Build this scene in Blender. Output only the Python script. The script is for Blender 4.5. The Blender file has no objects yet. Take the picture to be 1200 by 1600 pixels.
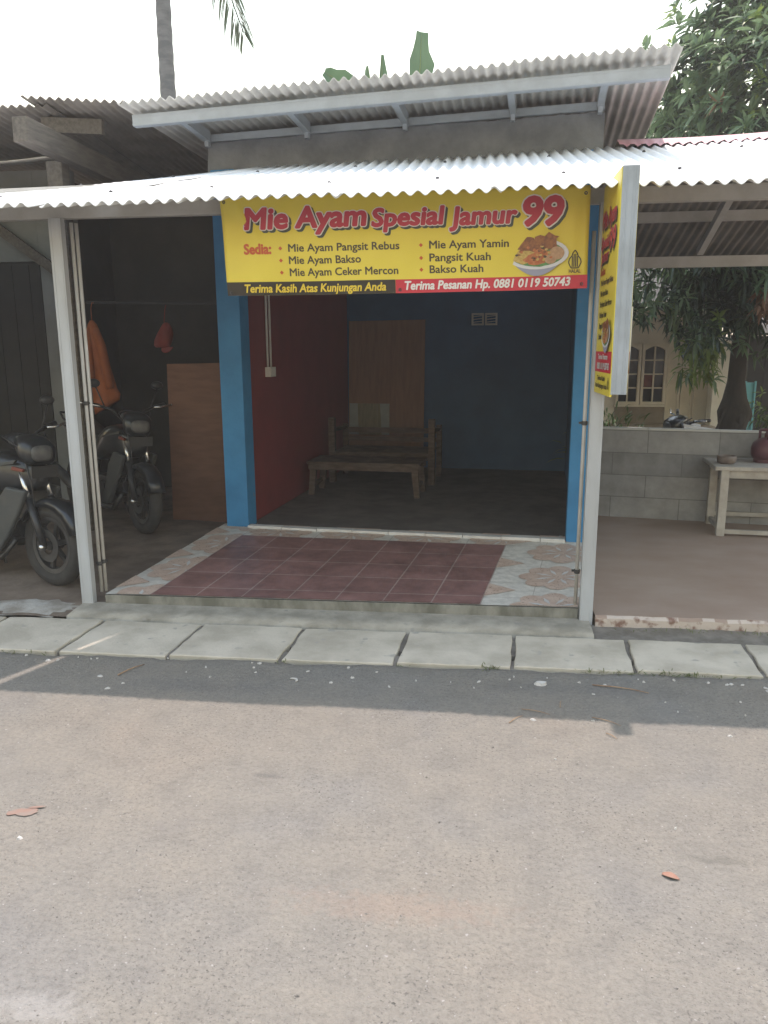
import bpy, math, random
from mathutils import Vector, Matrix
random.seed(7)
R = math.radians
S = bpy.context.scene
COL = S.collection

# ------------------------------------------------------------------ camera, sky, sun, exposure
cam_d = bpy.data.cameras.new("camera")
cam = bpy.data.objects.new("camera", cam_d)
COL.objects.link(cam)
YAW, PITCH, ROLL = R(6.7), R(12.0), R(0.25)
fwd = Vector((-math.sin(YAW) * math.cos(PITCH), math.cos(YAW) * math.cos(PITCH), -math.sin(PITCH)))
rgt = Vector((math.cos(YAW), math.sin(YAW), 0))
upv = rgt.cross(fwd)
r2 = rgt * math.cos(ROLL) - upv * math.sin(ROLL)
u2 = r2.cross(fwd)
m = Matrix((r2, u2, -fwd)).transposed().to_4x4()
m.translation = Vector((0, 0, 1.6))
cam.matrix_world = m
cam_d.sensor_fit = 'VERTICAL'
cam_d.sensor_height = 24.0
cam_d.lens = 24.0 * 1200.0 / 1600.0
cam_d.clip_start = 0.05
cam_d.clip_end = 3000
S.camera = cam

SUN_EL, SUN_AZ = R(71.0), R(3.0)         # sun behind the shop, high; azimuth from +y towards +x
w = bpy.data.worlds.new("World")
S.world = w
w.use_nodes = True
nt = w.node_tree
bg = nt.nodes["Background"]
sky = nt.nodes.new("ShaderNodeTexSky")
sky.sky_type = 'NISHITA'
sky.sun_disc = False
sky.sun_elevation = SUN_EL
sky.sun_rotation = SUN_AZ
sky.air_density = 2.9
sky.dust_density = 1.0
sky.ozone_density = 1.0
sky.altitude = 0
nt.links.new(sky.outputs[0], bg.inputs[0])
bg.inputs[1].default_value = 0.15
sd = bpy.data.lights.new("sun", 'SUN')
sd.energy = 2.0
sd.angle = R(0.7)
sd.color = (1.0, 0.965, 0.92)
sun = bpy.data.objects.new("sun", sd)
COL.objects.link(sun)
sun.location = (0, 20, 40)
dirv = Vector((-math.sin(SUN_AZ) * math.cos(SUN_EL), -math.cos(SUN_AZ) * math.cos(SUN_EL), -math.sin(SUN_EL)))
sun.rotation_euler = dirv.to_track_quat('-Z', 'Y').to_euler()
S.view_settings.view_transform = 'Standard'
S.view_settings.look = 'None'
S.view_settings.exposure = 1.38
S.view_settings.use_white_balance = True
S.view_settings.white_balance_temperature = 7050
S.view_settings.white_balance_tint = 21.0
S.view_settings.gamma = 1.0
S.cycles.use_denoising = True
S.cycles.max_bounces = 8
S.cycles.diffuse_bounces = 5
S.cycles.transparent_max_bounces = 8

# ------------------------------------------------------------------ materials
def mat(name, col, col2=None, scale=6.0, rough=0.75, bump=0.0, bscale=None, metal=0.0, detail=6.0,
        lo=0.38, hi=0.62, spec=0.4, coat=0.0, stretch=(1, 1, 1), speck=None):
    M = bpy.data.materials.new(name)
    M.use_nodes = True
    t = M.node_tree
    b = t.nodes["Principled BSDF"]
    b.inputs["Base Color"].default_value = (*col, 1)
    b.inputs["Roughness"].default_value = rough
    b.inputs["Metallic"].default_value = metal
    b.inputs["Specular IOR Level"].default_value = spec
    b.inputs["Coat Weight"].default_value = coat
    tc = t.nodes.new("ShaderNodeTexCoord")
    mp = t.nodes.new("ShaderNodeMapping")
    mp.inputs["Scale"].default_value = stretch
    t.links.new(tc.outputs["Object"], mp.inputs[0])
    out = None
    if col2 is not None:
        n = t.nodes.new("ShaderNodeTexNoise")
        n.inputs["Scale"].default_value = scale
        n.inputs["Detail"].default_value = detail
        n.inputs["Roughness"].default_value = 0.6
        t.links.new(mp.outputs[0], n.inputs["Vector"])
        r = t.nodes.new("ShaderNodeValToRGB")
        r.color_ramp.elements[0].position = lo
        r.color_ramp.elements[1].position = hi
        r.color_ramp.elements[0].color = (*col, 1)
        r.color_ramp.elements[1].color = (*col2, 1)
        t.links.new(n.outputs["Fac"], r.inputs[0])
        out = r.outputs[0]
    if speck is not None:      # (colour, scale, threshold)
        n = t.nodes.new("ShaderNodeTexNoise")
        n.inputs["Scale"].default_value = speck[1]
        n.inputs["Detail"].default_value = 3
        t.links.new(mp.outputs[0], n.inputs["Vector"])
        r = t.nodes.new("ShaderNodeValToRGB")
        r.color_ramp.elements[0].position = speck[2]
        r.color_ramp.elements[1].position = speck[2] + 0.05
        r.color_ramp.elements[0].color = (0, 0, 0, 1)
        r.color_ramp.elements[1].color = (1, 1, 1, 1)
        t.links.new(n.outputs["Fac"], r.inputs[0])
        mx = t.nodes.new("ShaderNodeMix")
        mx.data_type = 'RGBA'
        t.links.new(r.outputs[0], mx.inputs[0])
        if out is not None:
            t.links.new(out, mx.inputs[6])
        else:
            mx.inputs[6].default_value = (*col, 1)
        mx.inputs[7].default_value = (*speck[0], 1)
        out = mx.outputs[2]
    if out is not None:
        t.links.new(out, b.inputs["Base Color"])
    if bump:
        n2 = t.nodes.new("ShaderNodeTexNoise")
        n2.inputs["Scale"].default_value = bscale or scale * 4
        n2.inputs["Detail"].default_value = 5
        t.links.new(mp.outputs[0], n2.inputs["Vector"])
        bp = t.nodes.new("ShaderNodeBump")
        bp.inputs["Strength"].default_value = min(1.0, bump)
        bp.inputs["Distance"].default_value = 0.01
        t.links.new(n2.outputs["Fac"], bp.inputs["Height"])
        t.links.new(bp.outputs[0], b.inputs["Normal"])
    return M

def road_mat():
    M = bpy.data.materials.new("worn_road")
    M.use_nodes = True
    t = M.node_tree
    b = t.nodes["Principled BSDF"]
    b.inputs["Roughness"].default_value = 0.9
    b.inputs["Specular IOR Level"].default_value = 0.25
    tc = t.nodes.new("ShaderNodeTexCoord")
    def noise(s, d=4, r=0.55):
        n = t.nodes.new("ShaderNodeTexNoise")
        n.inputs["Scale"].default_value = s
        n.inputs["Detail"].default_value = d
        n.inputs["Roughness"].default_value = r
        t.links.new(tc.outputs["Object"], n.inputs["Vector"])
        return n.outputs["Fac"]
    def ramp(x, stops):
        r = t.nodes.new("ShaderNodeValToRGB")
        while len(r.color_ramp.elements) < len(stops):
            r.color_ramp.elements.new(0.5)
        for e, (p, c) in zip(r.color_ramp.elements, stops):
            e.position = p
            e.color = (*c, 1)
        t.links.new(x, r.inputs[0])
        return r.outputs[0]
    def mix(f, a, c, mode='MIX', fac=None):
        x = t.nodes.new("ShaderNodeMix")
        x.data_type = 'RGBA'
        x.blend_type = mode
        if fac is not None:
            x.inputs[0].default_value = fac
        else:
            t.links.new(f, x.inputs[0])
        for s, i in ((a, 6), (c, 7)):
            if isinstance(s, tuple):
                x.inputs[i].default_value = (*s, 1)
            else:
                t.links.new(s, x.inputs[i])
        return x.outputs[2]
    base = ramp(noise(0.9, 3), [(0.30, (.172, .166, .154)), (0.45, (.180, .168, .146)), (0.58, (.188, .172, .146)), (0.72, (.192, .168, .140))])
    fine = ramp(noise(55, 5, .7), [(0.3, (.78, .78, .78)), (0.5, (1.0, 1.0, 1.0)), (0.68, (1.12, 1.12, 1.12))])
    c = mix(None, base, fine, 'MULTIPLY', 0.9)
    mott = ramp(noise(7, 6, .7), [(0.3, (.86, .86, .87)), (0.5, (1.0, 1.0, 1.0)), (0.7, (1.08, 1.07, 1.05))])
    c = mix(None, c, mott, 'MULTIPLY', 1.0)
    # scattered dark pits and small pale stones
    patch = ramp(noise(2.2, 3), [(0.42, (0, 0, 0)), (0.62, (1, 1, 1))])
    pit = ramp(noise(95, 2, .5), [(0.60, (0, 0, 0)), (0.66, (.8, .8, .8))])
    pm = mix(None, pit, patch, 'MULTIPLY', 0.8)
    c = mix(pm, c, (.085, .078, .072))
    st = ramp(noise(70, 1, .4), [(0.73, (0, 0, 0)), (0.76, (1, 1, 1))])
    c = mix(st, c, (.27, .255, .24))
    oil = ramp(noise(1.6, 7, .7), [(0.60, (0, 0, 0)), (0.72, (.5, .5, .5))])
    c = mix(oil, c, (.15, .14, .13))
    wh = ramp(noise(3.7, 8, .75), [(0.69, (0, 0, 0)), (0.73, (.6, .6, .6))])
    c = mix(wh, c, (.30, .295, .28))
    def stain(c, px, py, rx, ry, col, amt, thr):
        mp = t.nodes.new("ShaderNodeMapping")
        mp.inputs["Location"].default_value = (-px / rx, -py / ry, 0)
        mp.inputs["Scale"].default_value = (1 / rx, 1 / ry, 0)
        t.links.new(tc.outputs["Object"], mp.inputs[0])
        ln = t.nodes.new("ShaderNodeVectorMath")
        ln.operation = 'LENGTH'
        t.links.new(mp.outputs[0], ln.inputs[0])
        ad = t.nodes.new("ShaderNodeMath")
        ad.operation = 'MULTIPLY_ADD'
        t.links.new(noise(26, 6, .7), ad.inputs[0])
        ad.inputs[1].default_value = 2.2
        t.links.new(ln.outputs["Value"], ad.inputs[2])
        return mix(ramp(ad.outputs[0], [(thr - .12, (amt,) * 3), (thr + .0, (0, 0, 0))]) if False else mr(ad.outputs[0], thr * 2 - .25, thr * 2 + .25, amt), c, col)
    def mr(x, a0, a1, amt):
        q = t.nodes.new("ShaderNodeMapRange")
        q.inputs[1].default_value, q.inputs[2].default_value = a0, a1
        q.inputs[3].default_value, q.inputs[4].default_value = amt, 0.0
        t.links.new(x, q.inputs[0])
        return q.outputs[0]
    for (px, py, rx, ry, col, amt) in ((.80, 2.27, .17, .035, (.10, .095, .082), .5), (.98, 2.27, .07, .03, (.10, .095, .082), .5), (-.75, 2.6, .10, .03, (.10, .095, .088), .5),
                                       (-1.05, 1.50, .22, .07, (.30, .29, .27), .35), (.95, 1.68, .25, .07, (.12, .105, .075), .5), (-.2, 1.95, .5, .10, (.24, .165, .125), .25), (-1.3, 3.35, .7, .12, (.12, .115, .11), .35), (.5, 3.5, .8, .10, (.12, .115, .11), .3)):
        c = stain(c, px, py, rx, ry, col, amt, .82)
    t.links.new(c, b.inputs["Base Color"])
    h1 = noise(48, 3, .6)
    h2 = noise(140, 2, .6)
    a2 = t.nodes.new("ShaderNodeMath")
    a2.operation = 'MULTIPLY_ADD'
    t.links.new(h2, a2.inputs[0])
    a2.inputs[1].default_value = 0.5
    t.links.new(h1, a2.inputs[2])
    bp = t.nodes.new("ShaderNodeBump")
    bp.inputs["Strength"].default_value = 0.9
    bp.inputs["Distance"].default_value = 0.012
    t.links.new(a2.outputs[0], bp.inputs["Height"])
    t.links.new(bp.outputs[0], b.inputs["Normal"])
    return M

def brick_mat(name, c1, c2, mortar, bw, bh, ms, uv=True, offset=0.5, rough=0.7, bump=0.3, noise_amt=0.35, nscale=8.0, spec=0.4, squash=1.0):
    M = bpy.data.materials.new(name)
    M.use_nodes = True
    t = M.node_tree
    b = t.nodes["Principled BSDF"]
    b.inputs["Roughness"].default_value = rough
    b.inputs["Specular IOR Level"].default_value = spec
    tc = t.nodes.new("ShaderNodeTexCoord")
    bt = t.nodes.new("ShaderNodeTexBrick")
    bt.offset = offset
    bt.inputs["Scale"].default_value = 1.0
    bt.inputs["Color1"].default_value = (*c1, 1)
    bt.inputs["Color2"].default_value = (*c2, 1)
    bt.inputs["Mortar"].default_value = (*mortar, 1)
    bt.inputs["Mortar Size"].default_value = ms
    bt.inputs["Mortar Smooth"].default_value = 0.3
    bt.inputs["Brick Width"].default_value = bw
    bt.inputs["Row Height"].default_value = bh
    t.links.new(tc.outputs["UV"], bt.inputs["Vector"])
    n = t.nodes.new("ShaderNodeTexNoise")
    n.inputs["Scale"].default_value = nscale
    n.inputs["Detail"].default_value = 7
    n.inputs["Roughness"].default_value = 0.65
    t.links.new(tc.outputs["Object"], n.inputs["Vector"])
    r = t.nodes.new("ShaderNodeValToRGB")
    r.color_ramp.elements[0].position = 0.3
    r.color_ramp.elements[1].position = 0.7
    k = 1 - noise_amt
    r.color_ramp.elements[0].color = (k, k, k, 1)
    r.color_ramp.elements[1].color = (1 + noise_amt * .4,) * 3 + (1,)
    t.links.new(n.outputs["Fac"], r.inputs[0])
    x = t.nodes.new("ShaderNodeMix")
    x.data_type = 'RGBA'
    x.blend_type = 'MULTIPLY'
    x.inputs[0].default_value = 1.0
    t.links.new(bt.outputs["Color"], x.inputs[6])
    t.links.new(r.outputs[0], x.inputs[7])
    t.links.new(x.outputs[2], b.inputs["Base Color"])
    bp = t.nodes.new("ShaderNodeBump")
    bp.invert = True
    bp.inputs["Strength"].default_value = bump
    bp.inputs["Distance"].default_value = 0.004
    t.links.new(bt.outputs["Fac"], bp.inputs["Height"])
    t.links.new(bp.outputs[0], b.inputs["Normal"])
    return M

def leaf_mat(name, c1, c2, trans=0.25, rough=0.38, scale=1.6):
    M = bpy.data.materials.new(name)
    M.use_nodes = True
    t = M.node_tree
    b = t.nodes["Principled BSDF"]
    b.inputs["Roughness"].default_value = rough
    tc = t.nodes.new("ShaderNodeTexCoord")
    n = t.nodes.new("ShaderNodeTexNoise")
    n.inputs["Scale"].default_value = scale
    n.inputs["Detail"].default_value = 6
    t.links.new(tc.outputs["Object"], n.inputs["Vector"])
    r = t.nodes.new("ShaderNodeValToRGB")
    r.color_ramp.elements[0].position = 0.35
    r.color_ramp.elements[1].position = 0.65
    r.color_ramp.elements[0].color = (*c1, 1)
    r.color_ramp.elements[1].color = (*c2, 1)
    t.links.new(n.outputs["Fac"], r.inputs[0])
    t.links.new(r.outputs[0], b.inputs["Base Color"])
    tr = t.nodes.new("ShaderNodeBsdfTranslucent")
    t.links.new(r.outputs[0], tr.inputs[0])
    mx = t.nodes.new("ShaderNodeMixShader")
    mx.inputs[0].default_value = trans
    t.links.new(b.outputs[0], mx.inputs[1])
    t.links.new(tr.outputs[0], mx.inputs[2])
    t.links.new(mx.outputs[0], t.nodes["Material Output"].inputs[0])
    return M

MT = {}
MT['road'] = road_mat()
MT['ground'] = mat('dry_soil', (.16, .12, .085), (.22, .17, .12), 3, .95, .6, 30)
MT['ditch'] = mat('dirt_in_gap', (.14, .122, .10), (.22, .195, .165), 9, .95, .7, 40)
MT['concrete'] = mat('pale_concrete', (.375, .333, .265), (.515, .46, .375), 3.2, .92, .3, 60, speck=((.34, .315, .27), 9, .64), detail=9)
MT['apron'] = mat('rough_concrete', (.235, .215, .175), (.36, .33, .275), 5, .92, .6, 45, speck=((.27, .25, .215), 13, .64), detail=9)
MT['step'] = mat('stained_concrete', (.13, .125, .10), (.245, .235, .20), 7, .9, .4, 50, stretch=(1, 1, .5))
MT['carport_floor'] = mat('dusty_concrete', (.125, .092, .07), (.20, .155, .12), 4, .9, .3, 40)
MT['rubble'] = mat('pale_mortar_smear', (.24, .215, .18), (.40, .38, .345), 6, .95, .7, 40)
MT['red_slab'] = mat('reddish_cement_floor', (.295, .205, .155), (.36, .272, .218), 2.4, .75, .15, 60, detail=9, lo=.3, hi=.7, stretch=(.8, 1.2, 1))
MT['slab_edge'] = mat('peeling_edge', (.50, .42, .36), (.22, .13, .10), 12, .9, .5, 40, lo=.5, hi=.62)
MT['tile_red'] = brick_mat('maroon_floor_tile', (.225, .118, .105), (.275, .148, .133), (.36, .275, .245), 1.0, 1.0, .016, offset=0.0, rough=.42, noise_amt=.42, nscale=5, bump=.15)
MT['tile_white'] = brick_mat('white_terrazzo_tile', (.56, .53, .475), (.61, .58, .52), (.42, .38, .33), 1.0, 1.0, .012, offset=0.0, rough=.45, noise_amt=.25, nscale=20, bump=.15)
MT['tile_peach'] = mat('peach_terrazzo', (.55, .42, .34), (.46, .33, .26), 14, .45, .0, speck=((.16, .10, .075), 70, .63))
MT['steel_white'] = mat('galvanised_painted_post', (.43, .45, .465), (.36, .365, .365), 5, .5, .05, 60, stretch=(1, 1, .25))
MT['steel_beam'] = mat('galvanised_beam', (.40, .38, .35), (.47, .455, .43), 6, .5, .05, 60)
MT['steel_blue'] = mat('light_galvanised_channel', (.33, .365, .395), (.28, .31, .33), 6, .42, .05, 60)
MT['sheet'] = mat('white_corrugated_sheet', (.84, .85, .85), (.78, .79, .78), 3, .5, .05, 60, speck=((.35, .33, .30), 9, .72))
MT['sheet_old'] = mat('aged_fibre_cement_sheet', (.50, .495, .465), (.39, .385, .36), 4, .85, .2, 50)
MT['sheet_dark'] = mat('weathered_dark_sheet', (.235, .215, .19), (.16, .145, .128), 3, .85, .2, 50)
MT['pink'] = mat('red_ridge_cap', (.55, .25, .27), (.52, .30, .31), 6, .55)
MT['plaster'] = mat('grey_cement_plaster', (.125, .133, .142), (.185, .194, .20), 4.5, .95, .5, 26)
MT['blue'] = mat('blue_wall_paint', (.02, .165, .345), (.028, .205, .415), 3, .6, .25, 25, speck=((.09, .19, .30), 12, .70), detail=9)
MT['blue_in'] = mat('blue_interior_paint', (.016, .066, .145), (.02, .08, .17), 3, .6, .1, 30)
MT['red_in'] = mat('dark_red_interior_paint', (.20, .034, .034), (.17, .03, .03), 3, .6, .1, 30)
MT['floor_in'] = mat('worn_indoor_cement', (.085, .075, .066), (.125, .11, .098), 4, .8, .2, 30)
MT['white_trim'] = mat('white_tile_threshold', (.58, .57, .55), (.50, .49, .47), 9, .5)
MT['white_plastic'] = mat('white_plastic', (.62, .61, .57), (.55, .54, .51), 12, .4)
MT['ply'] = mat('plywood_board', (.19, .105, .068), (.23, .13, .085), 4, .7, .05, 60, stretch=(6, 6, .6))
MT['board'] = mat('reddish_brown_board', (.125, .06, .037), (.16, .078, .048), 4, .7, .05, 60, stretch=(1, 1, 5))
MT['wood'] = mat('worn_brown_wood', (.055, .037, .027), (.11, .078, .057), 9, .75, .2, 40, stretch=(1, 1, 4))
MT['wood_old'] = mat('grey_old_timber', (.125, .11, .092), (.075, .066, .055), 9, .9, .3, 40, stretch=(4, .5, 4))
MT['wood_pale'] = mat('pale_dusty_table_wood', (.40, .375, .335), (.31, .285, .25), 8, .8, .2, 40, stretch=(1, 4, 1))
MT['dark_wall'] = mat('dark_brown_wall', (.032, .03, .027), (.045, .041, .036), 2.5, .95, .2, 20)  # near-black brown base, slightly mottled
MT['grey_wall'] = mat('faded_grey_green_wall', (.20, .21, .205), (.16, .17, .165), 2.5, .9, .1, 30)
MT['door_dark'] = mat('dark_door', (.011, .0115, .0115), (.017, .017, .016), 6, .6)
MT['block'] = brick_mat('aac_block', (.30, .296, .288), (.19, .188, .185), (.16, .158, .153), .60, .205, .004, offset=.5, rough=.95, noise_amt=.3, nscale=5, bump=.3)
MT['block_cap'] = mat('aac_block_top', (.50, .50, .475), (.44, .44, .42), 8, .95, .3, 50)
MT['cream'] = mat('cream_house_wall', (.70, .64, .52), (.62, .56, .45), 3, .9, .1, 30)
MT['cream_wood'] = mat('cream_painted_wood', (.68, .61, .48), (.60, .53, .41), 6, .6)
MT['house_tile'] = mat('brown_wall_tile', (.24, .19, .13), (.19, .145, .10), 8, .6)
MT['glass_dark'] = mat('dark_window_glass', (.012, .012, .013), (.02, .019, .02), 3, .12)
MT['curtain'] = mat('red_brown_curtain', (.22, .075, .05), (.16, .055, .04), 6, .9)
MT['roof_tile'] = mat('dull_roof_tile', (.045, .04, .034), (.035, .03, .027), 6, .9)
MT['porch'] = mat('ochre_porch_floor', (.36, .27, .175), (.30, .215, .14), 5, .7)
MT['sunlit_cream'] = mat('sunlit_cream_pier', (.80, .76, .66), (.70, .65, .54), 4, .9, .1, 30)  # cream lifted paler, sunlight on the pier put into its colour
MT['turquoise'] = mat('turquoise_panel', (.13, .40, .44), (.15, .44, .48), 5, .6)
MT['bark'] = mat('dark_mango_bark', (.026, .021, .017), (.045, .036, .029), 12, .95, .8, 40, stretch=(1, 1, .3))
MT['palm_bark'] = mat('grey_palm_bark', (.105, .11, .118), (.165, .168, .172), 5, .95, .5, 30, stretch=(1, 1, 3))
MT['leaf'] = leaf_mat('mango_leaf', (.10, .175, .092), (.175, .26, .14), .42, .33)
MT['leaf_dark'] = leaf_mat('shade_dark_mango_leaf', (.020, .046, .022), (.036, .07, .032), .2, .33)  # deep green at random, and for shade painted into the low crown
MT['leaf_light'] = leaf_mat('fresh_mango_leaf', (.17, .25, .06), (.24, .32, .09), .4, .4)
MT['leaf_young'] = leaf_mat('bronze_young_leaf', (.20, .10, .055), (.26, .14, .075), .25, .45)
MT['leaf_bush'] = leaf_mat('bush_leaf', (.05, .10, .025), (.09, .15, .04), .25, .5)
MT['banana'] = leaf_mat('banana_leaf', (.055, .13, .065), (.085, .165, .085), .3, .42, 3)
MT['palm_leaf'] = leaf_mat('palm_leaflet', (.055, .095, .055), (.09, .14, .07), .2, .4)
MT['grass'] = leaf_mat('verge_grass', (.10, .13, .045), (.17, .18, .08), .25, .7)
MT['black_plastic'] = mat('black_plastic', (.022, .023, .024), (.03, .03, .031), 8, .38)
MT['black_paint'] = mat('glossy_black_paint', (.010, .012, .014), (.018, .02, .022), 9, rough=.3, coat=.35)
MT['grey_plastic'] = mat('dusty_grey_plastic', (.045, .05, .05), (.06, .063, .06), 7, .5)
MT['tyre'] = mat('tyre_rubber', (.028, .027, .026), (.045, .042, .038), 10, .85, .2, 80)
MT['chrome'] = mat('bright_metal', (.62, .62, .61), None, rough=.25, metal=.9)
MT['lamp_glass'] = mat('dull_lamp_glass', (.07, .07, .07), (.11, .11, .105), 14, .35)
MT['alu'] = mat('dull_cast_metal', (.09, .09, .09), (.06, .06, .06), 8, .45, metal=.6)
MT['plate'] = mat('black_number_plate', (.02, .02, .02), None, rough=.5)
MT['seat_vinyl'] = mat('black_vinyl', (.02, .02, .021), (.028, .028, .028), 20, .6)
MT['amber'] = mat('red_lens', (.16, .035, .02), None, rough=.3)
MT['white_panel'] = mat('white_fairing', (.62, .63, .65), (.56, .57, .60), 5, .3)
MT['orange'] = mat('orange_jacket_cloth', (.33, .095, .026), (.25, .07, .019), 5, .85, .4, 14)
MT['red_cloth'] = mat('red_cloth', (.22, .04, .03), (.17, .032, .025), 7, .9, .3, 18)
MT['yellow'] = mat('yellow_vinyl', (.74, .60, .075), (.69, .55, .065), 2.0, .42)
MT['b_red'] = mat('red_print', (.55, .03, .05), None, rough=.45)
MT['b_hred'] = mat('headline_red_print', (.50, .045, .075), None, rough=.45)
MT['b_white'] = mat('white_print', (.72, .68, .66), None, rough=.45)
MT['b_black'] = mat('black_print', (.03, .022, .014), None, rough=.45)
MT['b_dark'] = mat('dark_brown_print', (.075, .055, .03), None, rough=.45)
MT['b_shadow'] = mat('dark_green_grey_print', (.06, .075, .06), None, rough=.45)
MT['b_yellow'] = mat('yellow_print', (.72, .52, .05), None, rough=.45)
MT['b_orange'] = mat('orange_print', (.55, .10, .03), None, rough=.45)
MT['f_brown'] = mat('print_fried_brown', (.33, .13, .05), (.19, .07, .035), 60, .45)
MT['f_tan'] = mat('print_meatball', (.50, .31, .19), (.38, .22, .13), 40, .45)
MT['f_noodle'] = mat('print_noodle', (.58, .42, .14), (.45, .29, .08), 70, .45)
MT['f_red'] = mat('print_sambal', (.42, .11, .04), (.52, .20, .08), 60, .45)
MT['f_green'] = mat('print_green', (.07, .20, .07), (.12, .28, .10), 50, .45)
MT['bowl_print'] = mat('print_bowl_white', (.62, .62, .66), None, rough=.45)
MT['bowl_under'] = mat('print_bowl_blue', (.29, .30, .40), None, rough=.45)
MT['gas'] = mat('dull_magenta_cylinder', (.10, .032, .042), (.075, .025, .032), 7, .45)
MT['bowl_stone'] = mat('grey_brown_bowl', (.13, .10, .085), (.19, .155, .135), 12, .7)
MT['poster_pale'] = mat('faded_poster_pale', (.27, .30, .28), (.22, .25, .23), 6, .6)
MT['poster_dark'] = mat('faded_poster_trunks', (.15, .14, .09), (.21, .19, .12), 10, .6, stretch=(4, 4, .7))
MT['leaf_dry'] = mat('dry_orange_leaf', (.25, .13, .09), (.29, .18, .135), 20, .8)
MT['litter'] = mat('pale_litter', (.42, .40, .37), None, rough=.8)
MT['twig'] = mat('dry_twig', (.30, .20, .12), (.20, .12, .08), 20, .9)
MT['brick_dust'] = mat('red_brick_dust', (.22, .135, .105), (.19, .15, .125), 20, .95)
MT['rust'] = mat('rusty_tin', (.60, .60, .59), (.45, .43, .40), 9, .5)

# ------------------------------------------------------------------ mesh helpers
class MB:
    def __init__(s):
        s.v, s.f, s.mi, s.uv = [], [], [], {}
    def add(s, vs, fs, mi=0):
        o = len(s.v)
        s.v += [tuple(p) for p in vs]
        for f in fs:
            s.f.append(tuple(i + o for i in f))
            s.mi.append(mi)
        return o
    def box(s, a, b, mi=0):
        x0, y0, z0 = a
        x1, y1, z1 = b
        if x0 > x1: x0, x1 = x1, x0
        if y0 > y1: y0, y1 = y1, y0
        if z0 > z1: z0, z1 = z1, z0
        s.add([(x0, y0, z0), (x1, y0, z0), (x1, y1, z0), (x0, y1, z0), (x0, y0, z1), (x1, y0, z1), (x1, y1, z1), (x0, y1, z1)],
              [(0, 3, 2, 1), (4, 5, 6, 7), (0, 1, 5, 4), (1, 2, 6, 5), (2, 3, 7, 6), (3, 0, 4, 7)], mi)
    def hexa(s, p, mi=0):       # p: 4 bottom, 4 top
        s.add(p, [(0, 3, 2, 1), (4, 5, 6, 7), (0, 1, 5, 4), (1, 2, 6, 5), (2, 3, 7, 6), (3, 0, 4, 7)], mi)
    def beam(s, p0, p1, w, h, mi=0, up=(0, 0, 1)):
        p0, p1 = Vector(p0), Vector(p1)
        d = (p1 - p0).normalized()
        u = Vector(up)
        r = d.cross(u)
        if r.length < 1e-4:
            r = d.cross(Vector((0, 1, 0)))
        r.normalize()
        u = r.cross(d)
        q = []
        for p in (p0, p1):
            q += [p - r * w / 2 - u * h / 2, p + r * w / 2 - u * h / 2, p + r * w / 2 + u * h / 2, p - r * w / 2 + u * h / 2]
        s.add(q, [(0, 1, 2, 3), (7, 6, 5, 4), (0, 4, 5, 1), (1, 5, 6, 2), (2, 6, 7, 3), (3, 7, 4, 0)], mi)
    def tube(s, pts, rad, n=10, mi=0, cap=True):
        pts = [Vector(p) for p in pts]
        if not isinstance(rad, (list, tuple)):
            rad = [rad] * len(pts)
        o = len(s.v)
        prev = None
        for i, p in enumerate(pts):
            d = (pts[min(i + 1, len(pts) - 1)] - pts[max(i - 1, 0)])
            d.normalize()
            if prev is None:
                a = Vector((0, 0, 1)) if abs(d.z) < .9 else Vector((1, 0, 0))
                r = d.cross(a).normalized()
            else:
                r = (prev - d * prev.dot(d)).normalized()
            prev = r
            u = d.cross(r)
            for k in range(n):
                t = 2 * math.pi * k / n
                s.v.append(tuple(p + (r * math.cos(t) + u * math.sin(t)) * rad[i]))
        for i in range(len(pts) - 1):
            for k in range(n):
                k2 = (k + 1) % n
                s.f.append((o + i * n + k, o + i * n + k2, o + (i + 1) * n + k2, o + (i + 1) * n + k))
                s.mi.append(mi)
        if cap:
            s.f.append(tuple(o + k for k in reversed(range(n))))
            s.f.append(tuple(o + (len(pts) - 1) * n + k for k in range(n)))
            s.mi += [mi, mi]
    def lathe(s, prof, c=(0, 0, 0), n=24, mi=0, axis='z'):
        o = len(s.v)
        for r, z in prof:
            for k in range(n):
                t = 2 * math.pi * k / n
                if axis == 'z':
                    s.v.append((c[0] + r * math.cos(t), c[1] + r * math.sin(t), c[2] + z))
                else:
                    s.v.append((c[0] + r * math.cos(t), c[1] + z, c[2] + r * math.sin(t)))
        for i in range(len(prof) - 1):
            for k in range(n):
                k2 = (k + 1) % n
                s.f.append((o + i * n + k, o + i * n + k2, o + (i + 1) * n + k2, o + (i + 1) * n + k))
                s.mi.append(mi)
    def loft(s, rings, mi=0, cap=True):      # rings: lists of equal-length closed loops
        o = len(s.v)
        n = len(rings[0])
        for r in rings:
            s.v += [tuple(p) for p in r]
        for i in range(len(rings) - 1):
            for k in range(n):
                k2 = (k + 1) % n
                s.f.append((o + i * n + k, o + i * n + k2, o + (i + 1) * n + k2, o + (i + 1) * n + k))
                s.mi.append(mi)
        if cap:
            s.f.append(tuple(o + k for k in reversed(range(n))))
            s.f.append(tuple(o + (len(rings) - 1) * n + k for k in range(n)))
            s.mi += [mi, mi]
    def prism(s, poly, y0, y1, mi=0):        # poly in (x,z), extruded along y
        n = len(poly)
        vs = [(p[0], y0, p[1]) for p in poly] + [(p[0], y1, p[1]) for p in poly]
        fs = [tuple(range(n)), tuple(reversed(range(n, 2 * n)))] + [(i, i + n, (i + 1) % n + n, (i + 1) % n) for i in range(n)]
        s.add(vs, fs, mi)
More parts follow.
